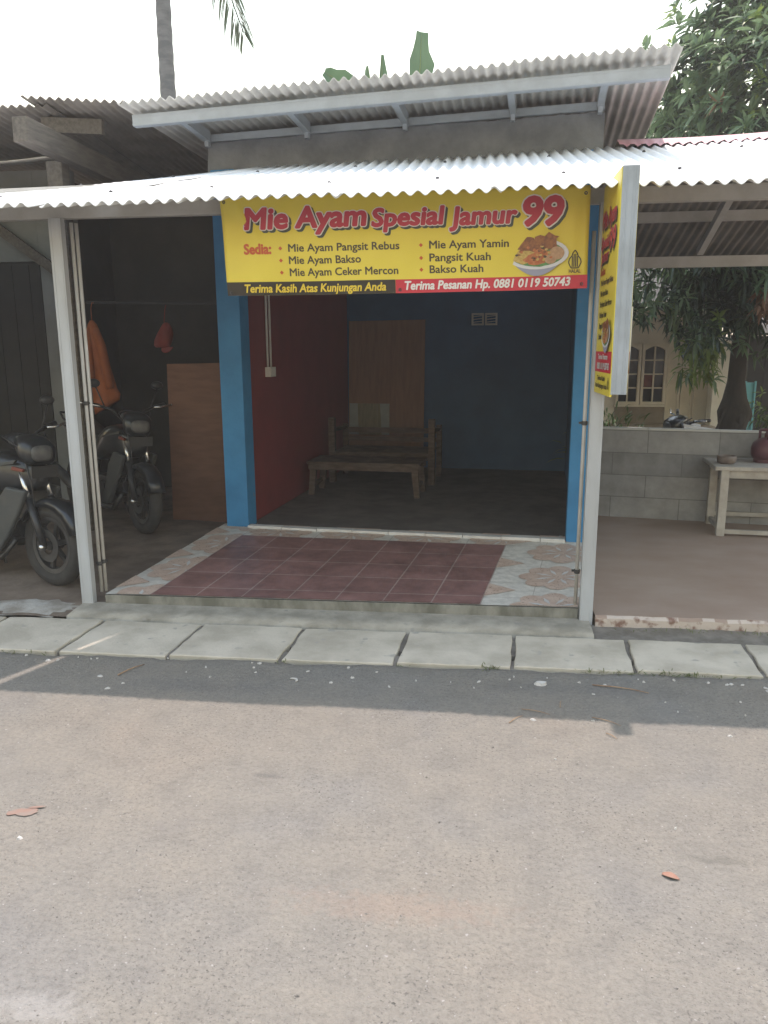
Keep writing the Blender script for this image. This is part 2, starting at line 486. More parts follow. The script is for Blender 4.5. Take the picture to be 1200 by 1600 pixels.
    def build(s, name, mats, parent=None, smooth=False, loc=None, bevel=0):
        me = bpy.data.meshes.new(name)
        me.from_pydata(s.v, [], s.f)
        if not isinstance(mats, (list, tuple)):
            mats = [mats]
        for q in mats:
            me.materials.append(q)
        me.polygons.foreach_set("material_index", s.mi)
        if smooth:
            me.polygons.foreach_set("use_smooth", [True] * len(me.polygons))
        me.update()
        o = bpy.data.objects.new(name, me)
        COL.objects.link(o)
        if parent is not None:
            o.parent = parent
        if loc is not None:
            o.location = loc
        if bevel:
            b = o.modifiers.new("bevel", 'BEVEL')
            b.width = bevel
            b.segments = 2
            b.limit_method = 'ANGLE'
            b.angle_limit = R(40)
        return o

def tag(o, label=None, cat=None, group=None, kind=None):
    if label: o['label'] = label
    if cat: o['category'] = cat
    if group: o['group'] = group
    if kind: o['kind'] = kind
    return o

def thing(name, label, cat, loc=(0, 0, 0), rz=0.0, group=None):
    o = bpy.data.objects.new(name, None)
    o.empty_display_size = 0.2
    COL.objects.link(o)
    o.location = loc
    o.rotation_euler = (0, 0, rz)
    return tag(o, label, cat, group)

def dup(root, loc, rz, label=None, group=None):
    bpy.context.view_layer.update()
    r = root.copy()
    COL.objects.link(r)
    r.location = loc
    r.rotation_euler = (0, 0, rz)
    if label: r['label'] = label
    if group: r['group'] = group
    for ch in list(root.children):
        c = ch.copy()
        COL.objects.link(c)
        c.parent = r
        for g in ch.children:
            d = g.copy()
            COL.objects.link(d)
            d.parent = c
    return r

def set_uv(o, fn):
    me = o.data
    uv = me.uv_layers.new(name="uv")
    for lp in me.loops:
        uv.data[lp.index].uv = fn(me.vertices[lp.vertex_index].co)

def lerp(a, b, t):
    return a + (b - a) * t

# shop frame: u to the right along its front, v into its depth
SA = R(-5.0)
SO = Vector((0.8, 5.9, 0))
def W(u, v, z):
    c, s_ = math.cos(SA), math.sin(SA)
    return Vector((SO.x + u * c - v * s_, SO.y + u * s_ + v * c, z))

GY = -.13     # level of the garden beyond the block wall
# ------------------------------------------------------------------ ground, road, drain, floors
b = MB(); b.add([(-320, -320, -.14), (320, -320, -.14), (320, 320, -.14), (-320, 320, -.14)], [(0, 1, 2, 3)])
tag(b.build("ground", MT['ground']), kind='structure')
b = MB(); b.box((-60, 4.29, -.139), (60, 60, GY))
tag(b.build("yard_soil", MT['ground']), kind='structure')

b = MB()
xs = [-60, -20] + [-6 + .06 * i for i in range(201)] + [20, 60]
rng = random.Random(3)
for i, x in enumerate(xs):
    yb = 3.672 + (x + 2.2) * .021 if -8 < x < 8 else 3.70
    yb += rng.uniform(-.014, .014) + .012 * math.sin(x * 9)
    b.v += [(x, -40, 0), (x, yb - .06, 0), (x, yb, -.012), (x, yb, -.13)]
for i in range(len(xs) - 1):
    for k in range(3):
        a0 = i * 4 + k
        b.f.append((a0, a0 + 4, a0 + 5, a0 + 1)); b.mi.append(0)
road = tag(b.build("road", MT['road']), kind='structure')

# drain bed seen in the gaps
b = MB(); b.box((-30, 3.6, -.135), (30, 4.28, -.05))
tag(b.build("drain_bed", MT['ditch']), kind='structure')

# concrete drain covers, one thing each
gaps = [-3.46, -2.84, -2.22, -1.604, -.994, -.384, .218, .836, 1.463, 2.08, 2.70]
cov_lab = ["pale drain cover slab at the far left, cut off by the photo edge",
           "pale drain cover slab crossed by the thin streak of sunlight",
           "pale drain cover slab before the left part of the maroon tiles",
           "pale drain cover slab before the middle of the tiled step",
           "pale drain cover slab with a grass tuft at its front right corner",
           "pale drain cover slab right in front of the right white post",
           "pale drain cover slab before the peeling edge of the reddish floor",
           "pale drain cover slab at the far right, cut off by the photo edge"]
rng = random.Random(11)
for i in range(0, 10):
    x0, x1 = gaps[i] + .011, gaps[i + 1] - .011
    loop = []
    yf = 3.688 + (x0 + 2.2) * .021
    yb = 4.175
    def jit(a): return rng.uniform(-a, a)
    n = 9
    for k in range(n + 1): loop.append((lerp(x0, x1, k / n), yf + jit(.0035)))
    for k in range(1, 6): loop.append((x1 + .03 * k / 6 + jit(.006), lerp(yf, yb, k / 6)))
    for k in range(n + 1): loop.append((lerp(x1 + .03, x0 + .03, k / n), yb + jit(.005)))
    for k in range(1, 6): loop.append((x0 + .03 * (1 - k / 6) + jit(.006), lerp(yb, yf, k / 6)))
    zt = .004 + jit(.003)
    m_ = len(loop)
    tiltx = jit(.01)
    cx = sum(p[0] for p in loop) / m_
    cy = sum(p[1] for p in loop) / m_
    b = MB()
    vs = [(p[0], p[1], -.05) for p in loop] + [(p[0], p[1], zt - .005 + (p[0] - cx) * tiltx) for p in loop] + \
         [(cx + (p[0] - cx) * .986, cy + (p[1] - cy) * .982, zt + (p[0] - cx) * tiltx) for p in loop]
    fs = [tuple(reversed(range(m_))), tuple(range(2 * m_, 3 * m_))]
    for q in (0, m_):
        fs += [(q + k, q + (k + 1) % m_, q + m_ + (k + 1) % m_, q + m_ + k) for k in range(m_)]
    b.add(vs, fs)
    o = b.build("drain_cover", MT['concrete'])
    tag(o, cov_lab[i - 1] if 1 <= i <= 8 else ("pale drain cover slab further left along the road edge, outside the photo" if i == 0 else "pale drain cover slab further right along the road edge, outside the photo"), "drain cover", "concrete drain covers along the road edge")
# dirt packed in the gaps
for i in range(2, 9):
    b = MB()
    x = gaps[i]
    for (t0, t1) in ((0.0, .28), (.46, 1.0)):
        y0, y1 = lerp(3.70, 4.17, t0), lerp(3.70, 4.17, t1)
        b.hexa([(x - .024 + .03 * t0, y0, -.05), (x + .022 + .03 * t0, y0, -.05), (x + .022 + .03 * t1, y1, -.05), (x - .024 + .03 * t1, y1, -.05),
                (x - .024 + .03 * t0, y0, -.012), (x + .022 + .03 * t0, y0, -.016), (x + .022 + .03 * t1, y1, -.004), (x - .024 + .03 * t1, y1, -.008)])
    tag(b.build("gap_dirt", MT['ditch']), kind='structure')

# rough concrete apron in front of the step
b = MB()
rng = random.Random(5)
n = 60
for k in range(n + 1):
    x = lerp(-2.46, .70, k / n)
    b.v += [(x, 4.205 + rng.uniform(-.012, .012) + .01 * math.sin(x * 5), -.05), (x, 4.215 + rng.uniform(-.01, .01), .006), (x, 4.33, .014 + rng.uniform(-.003, .003)), (x, 4.46, .018)]
for k in range(n):
    for j in range(3):
        q = k * 4 + j
        b.f.append((q, q + 4, q + 5, q + 1)); b.mi.append(0)
tag(b.build("apron", MT['apron'], smooth=True), kind='structure')

# carport floor left, slightly sloping, with a pale mortar smear at the front
b = MB()
nx, ny = 24, 20
for j in range(ny + 1):
    for i in range(nx + 1):
        x = lerp(-9.0, -1.9, i / nx); y = lerp(4.22, 8.6, j / ny)
        b.v.append((x, y, lerp(.0, .062, min(1, (y - 4.22) / 1.5)) + .006 * math.sin(x * 7 + y * 3) * (1 if j else 0)))
for j in range(ny):
    for i in range(nx):
        q = j * (nx + 1) + i
        b.f.append((q, q + 1, q + nx + 2, q + nx + 1)); b.mi.append(0)
tag(b.build("carport_floor", MT['carport_floor'], smooth=True), kind='structure')
b = MB()
loop = []
rng = random.Random(8)
for k in range(28):
    t = 2 * math.pi * k / 28
    rr = 1 + rng.uniform(-.16, .16)
    loop.append((-2.74 + .38 * rr * math.cos(t), 4.36 + .15 * rr * math.sin(t)))
m_ = len(loop)
def cz(y): return lerp(.0, .062, min(1, max(0, (y - 4.22) / 1.5)))
vs = [(-2.74, 4.36, cz(4.36) + .009)] + [(-2.74 + (p[0] + 2.74) * .6, 4.36 + (p[1] - 4.36) * .6, cz(p[1]) + .006 + rng.uniform(-.002, .002)) for p in loop] + [(p[0], p[1], cz(p[1]) - .004) for p in loop]
fs = [(0, 1 + k, 1 + (k + 1) % m_) for k in range(m_)] + [(1 + k, 1 + m_ + k, 1 + m_ + (k + 1) % m_, 1 + (k + 1) % m_) for k in range(m_)]
b.add(vs, fs)
tag(b.build("mortar_patch", MT['rubble'], smooth=True), kind='structure')

# tiled terrace: tile grid (i across, j into depth), sheared like the real floor
FL, FR, BL, BR = Vector((-2.02, 4.452, .078)), Vector((.058, 4.462, .084)), Vector((-1.846, 5.86, .128)), Vector((.259, 5.745, .128))
NI, NJ = 7.0, 4.5
def T(i, j, dz=0.0):
    s_, t_ = i / NI, j / NJ
    p = FL * (1 - s_) * (1 - t_) + FR * s_ * (1 - t_) + BL * (1 - s_) * t_ + BR * s_ * t_
    return Vector((p.x, p.y, p.z + dz))
IL, IR, JB = -1.0, 1.95 + 7, 5.6
b = MB()
def tile_slab(i0, i1, j0, j1, z0, z1):
    n = 10
    vs = []
    for k in range(n + 1):
        i = lerp(i0, i1, k / n)
        vs += [T(i, j0, z1), T(i, j1, z1)]
        a_ = T(i, j0, 0); c_ = T(i, j1, 0)
        vs += [Vector((a_.x, a_.y, z0)), Vector((c_.x, c_.y, z0))]
    fs = []
    for k in range(n):
        q = k * 4
        fs += [(q, q + 4, q + 5, q + 1), (q + 2, q + 6, q + 4, q), (q + 1, q + 5, q + 7, q + 3)]
    fs += [(2, 0, 1, 3), (4 * n, 4 * n + 2, 4 * n + 3, 4 * n + 1)]
    return vs, fs
vs, fs = tile_slab(IL, IR, -.01, JB, -.02, -.006)
b.add(vs, fs)
tag(b.build("terrace_step", MT['step']), kind='structure')
def tile_sheet(name, i0, i1, j0, j1, dz, m_):
    b = MB()
    n = 14
    for a_ in range(n + 1):
        for c_ in range(n + 1):
            b.v.append(tuple(T(lerp(i0, i1, a_ / n), lerp(j0, j1, c_ / n), dz)))
    for a_ in range(n):
        for c_ in range(n):
            q = a_ * (n + 1) + c_
            b.f.append((q, q + n + 1, q + n + 2, q + 1)); b.mi.append(0)
    o = b.build(name, m_)
    uv = o.data.uv_layers.new(name="uv")
    idx = 0
    grid = [(lerp(i0, i1, a_ / n), lerp(j0, j1, c_ / n) + .5) for a_ in range(n + 1) for c_ in range(n + 1)]
    for lp in o.data.loops:
        uv.data[lp.index].uv = grid[lp.vertex_index]
    return tag(o, kind='structure')
tile_sheet("terrace_tiles", IL, IR, 0.0, JB, 0.0, MT['tile_white'])
tile_sheet("maroon_tiles", 0.0, 7.0, 0.0, 4.5, .004, MT['tile_red'])
# peach flowers and stars on the white border tiles
def clip(poly, rect):
    x0, x1, y0, y1 = rect
    for ax, val, sg in ((0, x0, 1), (0, x1, -1), (1, y0, 1), (1, y1, -1)):
        out = []
        for k in range(len(poly)):
            p, q = poly[k - 1], poly[k]
            dp, dq = (p[ax] - val) * sg, (q[ax] - val) * sg
            if dp >= 0: out.append(p)
            if dp * dq < 0:
                t_ = dp / (dp - dq)
                out.append((lerp(p[0], q[0], t_), lerp(p[1], q[1], t_)))
        poly = out
        if not poly: return []
    return poly
fb = MB()
def patch(poly, rect, mi, dz):
    q = clip(poly, rect)
    if len(q) > 2:
        fb.add([T(i, j, dz) for i, j in q], [tuple(range(len(q)))], mi)
def motif(ci, cj, rect):
    for k in range(8):                       # eight petals, fan pieces (convex each)
        t = math.pi / 4 * k
        a0, a1 = t - math.pi / 8, t + math.pi / 8
        rr = .88
        pts = [(ci, cj)]
        for q in range(7):
            al = lerp(a0, a1, q / 6)
            r_ = rr * (.80 + .20 * math.cos((al - t) * 4))
            pts.append((ci + r_ * math.cos(al), cj + r_ * math.sin(al)))
        patch(pts, rect, 0, .004)
        d = (math.cos(t + math.pi / 8), math.sin(t + math.pi / 8))
        p_ = (-d[1], d[0])
        patch([(ci + d[0] * .13, cj + d[1] * .13), (ci + d[0] * .36 + p_[0] * .045, cj + d[1] * .36 + p_[1] * .045), (ci + d[0] * .56, cj + d[1] * .56), (ci + d[0] * .36 - p_[0] * .045, cj + d[1] * .36 - p_[1] * .045)], rect, 1, .007)
def star(ci, cj, rect):
    patch([(ci - .62, cj), (ci, cj - .42), (ci + .62, cj), (ci, cj + .42)], rect, 0, .004)
rects = {'r': (7.004, IR, 0.0, JB), 'l': (IL, -.004, 0.0, JB), 'b': (-.004, 7.004, 4.505, JB)}
for cj in (-.05, 1.95, 3.95, 5.95):
    motif(8.45, cj, rects['r']); star(7.0, cj + 1.0, rects['r'])
    motif(-.10, cj - 0.2, rects['l']); star(-1.05, cj + .8, rects['l'])
for ci in (.9, 2.9, 4.9, 6.9):
    motif(ci, 4.95, rects['b'])
tag(fb.build("terrace_flower_inlay", [MT['tile_peach'], MT['white_trim']]), kind='structure')

# reddish cement floor of the right shelter
b = MB()
rng = random.Random(21)
n = 70
for k in range(n + 1):
    x = lerp(.735, 5.5, k / n)
    ye = 4.425 + rng.uniform(-.006, .006)
    b.v += [(x, ye, -.03), (x, ye - .002, .036 + rng.uniform(-.004, .004)), (x, ye + .02, .05), (x, 7.45, .058)]
for k in range(n):
    for j in range(3):
        q = k * 4 + j
        b.f.append((q, q + 4, q + 5, q + 1)); b.mi.append(1 if j < 1 or (j < 2 and rng.random() < .5) else 0)
b.add([(.735, 4.425, -.03), (.735, 4.425, .036), (.735, 7.45, .058), (.735, 7.45, -.03)], [(0, 1, 2, 3)], 0)
tag(b.build("shelter_floor", [MT['red_slab'], MT['slab_edge']]), kind='structure')
# dirt strip between the slab and the drain covers
b = MB()
rng = random.Random(9)
n = 50
for k in range(n + 1):
    x = lerp(.70, 5.5, k / n)
    for j, y in enumerate((4.18, 4.25, 4.33, 4.44)):
        b.v.append((x, y, -.022 + rng.uniform(-.006, .006) + (.012 if j == 3 else 0)))
for k in range(n):
    for j in range(3):
        q = k * 4 + j
        b.f.append((q, q + 4, q + 5, q + 1)); b.mi.append(0)
tag(b.build("dirt_strip", MT['ditch'], smooth=True), kind='structure')

# ------------------------------------------------------------------ corrugated sheets
def corrugated(mb, p00, p10, p01, p11, pitch=.074, amp=.012, rows=6, thick=.006, mi=0, phase=0.0, sub=8, sag=0.0):
    """p00/p10 front left/right, p01/p11 back left/right; waves run along x, ridges along y."""
    p00, p10, p01, p11 = map(Vector, (p00, p10, p01, p11))
    n = max(6, int((p10 - p00).length / pitch * sub))
    o = len(mb.v)
    for side in (1, 0):
        for j in range(rows + 1):
            t = j / rows
            a_, c_ = p00.lerp(p01, t), p10.lerp(p11, t)
            for i in range(n + 1):
                p = a_.lerp(c_, i / n)
                wv = amp * math.cos(2 * math.pi * (p.x + phase) / pitch)
                mb.v.append((p.x, p.y, p.z + wv + thick * side - sag * math.sin(math.pi * t)))
    w_ = n + 1
    tot = w_ * (rows + 1)
    for j in range(rows):
        for i in range(n):
            q = o + j * w_ + i
            mb.f.append((q, q + 1, q + w_ + 1, q + w_)); mb.mi.append(mi)
            q += tot
            mb.f.append((q, q + w_, q + w_ + 1, q + 1)); mb.mi.append(mi)
    for i in range(n):
        q = o + i
        mb.f.append((q, q + tot, q + tot + 1, q + 1)); mb.mi.append(mi)
        q = o + rows * w_ + i
        mb.f.append((q + 1, q + 1 + tot, q + tot, q)); mb.mi.append(mi)
    for j in range(rows):
        q = o + j * w_
        mb.f.append((q, q + w_, q + w_ + tot, q + tot)); mb.mi.append(mi)
        q = o + j * w_ + n
        mb.f.append((q, q + tot, q + w_ + tot, q + w_)); mb.mi.append(mi)

# ------------------------------------------------------------------ front canopy
CAN = thing("canopy", "white corrugated canopy on two white posts, spanning the whole shop front", "canopy", (-.88, 4.45, 0))
def cp(mb, name, m_, **k):
    o = mb.build(name, m_, **k)
    o.parent = CAN
    o.location = (.88, -4.45, 0)
    return o
EY, TY = 4.0, 5.94
def ez(x): return lerp(2.331, 2.357, (x + 2.6) / 4.0)
def tz(x):
    if x < -2: return lerp(2.77, 2.893, (x + 3.65) / 1.65)
    return lerp(2.893, 2.99, (x + 2.0) / 4.0)
def sheet(x0, x1, xt0=None, xt1=None, dz=0.0, dy=0.0):
    xt0 = x0 if xt0 is None else xt0
    xt1 = x1 if xt1 is None else xt1
    mb = MB()
    corrugated(mb, (x0, EY + dy, ez(x0) + dz), (x1, EY + dy, ez(x1) + dz), (xt0, TY, tz(xt0) + dz), (xt1, TY, tz(xt1) + dz))
    return cp(mb, "roof_sheet", MT['sheet'], smooth=True)
sheet(-6.6, -2.328, -6.6, -1.507, .006)
sheet(-2.268, -1.47, -1.57, -1.40, .0)
sheet(-1.52, -.68, None, None, .004, -.005)
sheet(-.73, .11, None, None, .0, .006)
sheet(.06, .90, None, None, .004, -.003)
sheet(.85, 1.70, None, None, .0, .004)
sheet(1.65, 2.50, None, None, .004, -.004)
sheet(2.45, 3.40, None, None, .0, .0)
# screw heads on the sheets
for x in [-3.9, -3.3, -2.75, -2.07, -1.47, -.82, -.22, .42, 1.0, 1.6, 2.3]:
    for t in (.22, .72):
        x_ = round(x / .074) * .074
        mb = MB(); mb.lathe([(.0, .007), (.006, .006), (.011, 0), (.011, -.004)], (x_, lerp(EY, TY, t), lerp(ez(x_), tz(x_), t) + .024), 8)
        cp(mb, "screw", MT['alu'])
# front beam (C channel), between and beyond the posts
def channel(mb, p0, p1, h=.075, d=.045, lip=.012, t=.004, back=True):
    p0, p1 = Vector(p0), Vector(p1)
    mb.beam(p0, p1, t, h)
    for s_ in (1, -1):
        q = Vector((0, d / 2, s_ * (h / 2 - t / 2)))
        mb.beam(p0 + q + Vector((0, .001, 0)), p1 + q + Vector((0, .001, 0)), d, t)
    for s_ in (1, -1):
        q = Vector((0, -.003, s_ * (h / 2 - .010)))
        mb.beam(p0 + q, p1 + q, .004, .011)
mb = MB(); channel(mb, (-6.6, 4.475, 2.378), (-.88, 4.475, 2.392), .080); cp(mb, "beam", MT['steel_beam'])
mb = MB(); channel(mb, (-.88, 4.475, 2.392), (3.4, 4.475, 2.405), .080); cp(mb, "beam", MT['steel_beam'])
for x in (-4.2, -2.43, -1.2, 0.0, .68, 1.9, 3.1):    # rafters under the front slope
    mb = MB(); mb.beam((x, 4.50, ez(x) + .085), (x, 5.88, tz(x) - .045), .035, .055); cp(mb, "rafter", MT['steel_beam'])
mb = MB(); mb.beam((-6.6, 5.2, 2.60), (-2.0, 5.2, 2.655), .04, .05); mb.beam((-2.0, 5.2, 2.655), (3.4, 5.2, 2.69), .04, .05); cp(mb, "purlin", MT['steel_beam'])
# posts
def post(x, y, z1, label=None):
    mb = MB()
    mb.box((x - .037, y - .03, -.03), (x + .037, y + .02, z1))
    mb.box((x - .029, y - .032, .02), (x - .022, y - .0302, z1)); mb.box((x + .022, y - .032, .02), (x + .029, y - .0302, z1))
    o = cp(mb, "post", MT['steel_white'])
    return o
post(-2.43, 4.46, 2.345)
post(.682, 4.46, 2.355)
post(3.2, 4.46, 2.36); post(3.2, 7.2, 2.26); post(-4.5, 4.46, 2.34)
# thin conduits with clips beside the posts
def conduit(pts, clips):
    mb = MB(); mb.tube(pts, .011, 8)
    o = cp(mb, "conduit", MT['steel_beam'], smooth=True)
    for p in clips:
        mb = MB(); mb.lathe([(.0115, -.012), (.017, -.012), (.017, .012), (.0115, .012)], p, 10); mb.box((p[0] - .03, p[1] + .008, p[2] - .006), (p[0] + .02, p[1] + .02, p[2] + .006))
        c_ = mb.build("clip", MT['alu']); c_.parent = o
conduit([(-2.372, 4.515, .07), (-2.372, 4.515, 2.33)], [(-2.372, 4.515, .26), (-2.372, 4.515, 1.28)])
conduit([(-2.352, 4.535, .07), (-2.352, 4.535, 2.33)], [(-2.352, 4.535, .27)])
conduit([(.625, 4.50, .08), (.628, 4.50, 2.22)], [(.626, 4.50, .30), (.627, 4.50, 1.18)])
# back slope of the right part, seen from below, with its channels
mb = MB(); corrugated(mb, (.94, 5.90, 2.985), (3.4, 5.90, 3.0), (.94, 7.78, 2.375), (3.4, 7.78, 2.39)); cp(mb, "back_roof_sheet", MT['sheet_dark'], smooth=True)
mb = MB(); channel(mb, (.98, 7.12, 2.315), (3.4, 7.12, 2.32), .09); cp(mb, "beam", MT['steel_beam'])
mb = MB(); mb.beam((.94, 6.84, 2.635), (3.4, 6.84, 2.645), .04, .08); cp(mb, "purlin", MT['steel_beam'])
for x in (1.88, 2.9):
    mb = MB(); mb.beam((x, 6.0, 2.88), (x, 7.12, 2.395), .05, .06); cp(mb, "rafter", MT['steel_beam'])
# red ridge cap, wavy along its edges
mb = MB()
n = 100
for k in range(n + 1):
    x = lerp(.95, 3.4, k / n)
    z = tz(x) + .03 + .01 * math.sin(x * 3)
    wv = .012 * math.cos(2 * math.pi * x / .074)
    mb.v += [(x, 5.80, z - .045 + wv), (x, 5.92, z + .02), (x, 6.04, z - .03 + wv)]
for k in range(n):
    for j in range(2):
        q = k * 3 + j
        mb.f.append((q, q + 3, q + 4, q + 1)); mb.mi.append(0)
cp(mb, "ridge_cap", MT['pink'], smooth=True)

# ------------------------------------------------------------------ the shop
SHOP = thing("noodle_shop", "small open-fronted shop with blue pillars, dark red left wall and grey upper wall", "shop", SO, SA)
def sp(mb, name, m_, par=None, **k):
    o = mb.build(name, m_, **k)
    o.parent = par or SHOP
    return o
DV = 3.55
mb = MB(); mb.box((-2.865, -.02, .10), (-2.672, .17, 2.95)); sp(mb, "pillar", MT['blue'], bevel=.004)
mb = MB(); mb.box((-.076, -.02, .10), (.055, .17, 2.95)); sp(mb, "pillar", MT['blue'], bevel=.004)
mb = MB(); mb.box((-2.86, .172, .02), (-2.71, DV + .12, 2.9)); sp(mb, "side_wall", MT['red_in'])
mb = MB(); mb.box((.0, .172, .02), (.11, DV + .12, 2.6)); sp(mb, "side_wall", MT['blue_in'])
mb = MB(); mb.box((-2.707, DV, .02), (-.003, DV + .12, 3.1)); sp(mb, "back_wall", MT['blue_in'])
mb = MB(); mb.box((-2.705, .02, -.04), (-.002, DV - .002, .134)); tag(sp(mb, "indoor_floor", MT['floor_in']))
# threshold of short pale tiles
mb = MB()
x = -2.668
rng = random.Random(2)
while x < -.08:
    l = min(.30, -.079 - x)
    mb.box((x, -.055 + rng.uniform(-.002, .002), .08), (x + l - .004, .015, .158 + rng.uniform(-.002, .002)))
    x += l
sp(mb, "threshold", MT['white_trim'], bevel=.003)
# grey cement gable wall above the canopy with a chipped top edge
mb = MB()
n = 60
rng = random.Random(4)
pts = []
for k in range(n + 1):
    u = lerp(-2.885, .055, k / n)
    pts.append((u, lerp(3.150, 3.196, k / n) + rng.uniform(-.008, .005)))
poly = [(-2.885 + rng.uniform(-.004, .004), 2.62)] + [(-2.885 + rng.uniform(-.008, .008), lerp(2.62, 3.14, k / 8)) for k in range(1, 8)] + pts + [(.055, 2.62)]
mb.prism(poly, .0, .14); sp(mb, "upper_wall", MT['plaster'])
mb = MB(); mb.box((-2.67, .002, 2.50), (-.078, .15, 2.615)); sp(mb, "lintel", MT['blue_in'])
# ventilation blocks: two framed squares with slats
for u0 in (-1.165, -1.005):
    mb = MB()
    z0, z1, y = 1.87, 2.01, DV - .03
    mb.box((u0, y, z0), (u0 + .145, DV - .001, z0 + .02)); mb.box((u0, y, z1 - .02), (u0 + .145, DV - .001, z1))
    mb.box((u0, y, z0 + .02), (u0 + .02, DV - .001, z1 - .02)); mb.box((u0 + .125, y, z0 + .02), (u0 + .145, DV - .001, z1 - .02))
    for k in range(3):
        z = z0 + .035 + k * .032
        mb.beam((u0 + .02, y + .012, z), (u0 + .125, y + .012, z + .012), .02, .008)
    sp(mb, "vent_block", MT['steel_beam'])
# light switch box with two conduit pipes on the left wall
mb = MB(); mb.box((-2.708, .60, 1.36), (-2.655, .74, 1.445)); mb.box((-2.654, .62, 1.375), (-2.648, .665, 1.43)); mb.box((-2.654, .675, 1.375), (-2.648, .72, 1.43))
sw = sp(mb, "switch_box", MT['white_plastic'], bevel=.004)
for v in (.63, .71):
    mb = MB(); mb.tube([(-2.69, v, 1.44), (-2.69, v, 3.0)], .010, 8); o = sp(mb, "conduit", MT['white_plastic'], par=sw, smooth=True)
# upper roof
def ur(u, v, dz=0): return (u, v, lerp(3.262, 3.345, (u + 3.245) / 3.70) - (v + .65) * .03 + dz)
for (u0, u1, dz) in ((-3.25, -2.30, .0), (-2.35, -1.40, .008), (-1.45, -.50, .0), (-.55, .45, .008)):
    mb = MB(); corrugated(mb, ur(u0, -.66, dz), ur(u1, -.66, dz), ur(u0, DV + .5, dz), ur(u1, DV + .5, dz), .068, .013, rows=8); sp(mb, "roof_sheet", MT['sheet_old'], smooth=True)
mb = MB(); p0 = Vector(ur(-3.205, -.54)) + Vector((0, 0, -.075)); p1 = Vector(ur(.05, -.54)) + Vector((0, 0, -.085)); p1.x = .40; p1.z += .008
channel(mb, p0, p1, .074, .05); sp(mb, "fascia_beam", MT['steel_blue'])
mb = MB(); a_ = Vector((-2.86, -.012, 3.178)); c_ = Vector((.05, -.012, 3.232)); channel(mb, a_, c_, .052, .03); sp(mb, "purlin", MT['steel_blue'])
for u in (-2.86, -2.07, -1.335, -.57, .02):
    mb = MB(); z1 = ur(u, 0)[2]; mb.beam((u, -.50, ur(u, -.5)[2] - .06), (u, -.045, z1 - .07), .045, .075); mb.beam((u, -.05, z1 - .05), (u, -.05, z1 - .145), .03, .05, up=(0, 1, 0)); sp(mb, "rafter", MT['steel_blue'])

# ------------------------------------------------------------------ things inside the shop
def inshop(u, v, z=.134): return W(u, v, z)
t = thing("plywood_sheet", "tall bare plywood sheet standing against the back wall behind the bench", "board", inshop(-2.2, 3.45), SA)
mb = MB(); mb.hexa([(-.475, -.03, 0), (.475, -.03, 0), (.475, -.012, 0), (-.475, -.012, 0), (-.475, .075, 1.80), (.475, .075, 1.81), (.475, .093, 1.81), (-.475, .093, 1.80)]); o = mb.build("board", MT['ply']); o.parent = t
# poster leaning on the plywood, standing on the bench back
pt = thing("faded_poster", "small faded poster of pale sky and dark trunks, low left on the plywood", "poster", inshop(-2.2, 3.45), SA)
def yl(z): return lerp(-.03, .075, z / 1.8) - .004
mb = MB(); z0, z1 = .415, .80
mb.hexa([(-.465, yl(z0) - .004, z0), (.045, yl(z0) - .004, z0), (.045, yl(z0), z0), (-.465, yl(z0), z0), (-.465, yl(z1) - .004, z1), (.045, yl(z1) - .004, z1), (.045, yl(z1), z1), (-.465, yl(z1), z1)])
o = mb.build("sheet", MT['poster_pale']); o.parent = pt
mb = MB()
for (a0, a1, c0, c1) in ((-.345, -.10, -.36, -.115), (-.10, -.05, -.112, -.075)):
    mb.add([(a0, yl(z0) - .008, z0), (a1, yl(z0) - .008, z0), (c1, yl(z1) - .008, z1), (c0, yl(z1) - .008, z1)], [(0, 1, 2, 3)])
o = mb.build("picture", MT['poster_dark']); o.parent = pt
# slatted wooden bench with arm posts
t = thing("wooden_bench", "worn wooden slatted bench with upright arm posts before the plywood sheet", "bench", inshop(-2.02, 2.62), SA)
def part(mb, name, m_, par, **k):
    o = mb.build(name, m_, **k); o.parent = par; return o
mb = MB()
for k in range(5): mb.box((-.54, -.33 + k * .125, .325), (.54, -.33 + k * .125 + .105, .347))
mb.box((-.54, -.35, .27), (.54, -.33, .335)); part(mb, "seat", MT['wood'], t, bevel=.004)
for sx in (-1, 1):
    mb = MB(); mb.box((sx * .56 - .035, -.34, 0), (sx * .56 + .035, -.27, .72)); part(mb, "front_post", MT['wood'], t, bevel=.004)
    mb = MB(); mb.box((sx * .56 - .03, .27, 0), (sx * .56 + .03, .33, .60)); part(mb, "rear_leg", MT['wood'], t, bevel=.004)
    mb = MB(); mb.beam((sx * .56, -.265, .58), (sx * .56, .27, .56), .05, .035); part(mb, "armrest", MT['wood'], t)
mb = MB(); mb.box((-.525, .285, .50), (.525, .31, .56)); mb.box((-.525, .285, .40), (.525, .31, .45)); part(mb, "backrest", MT['wood'], t)
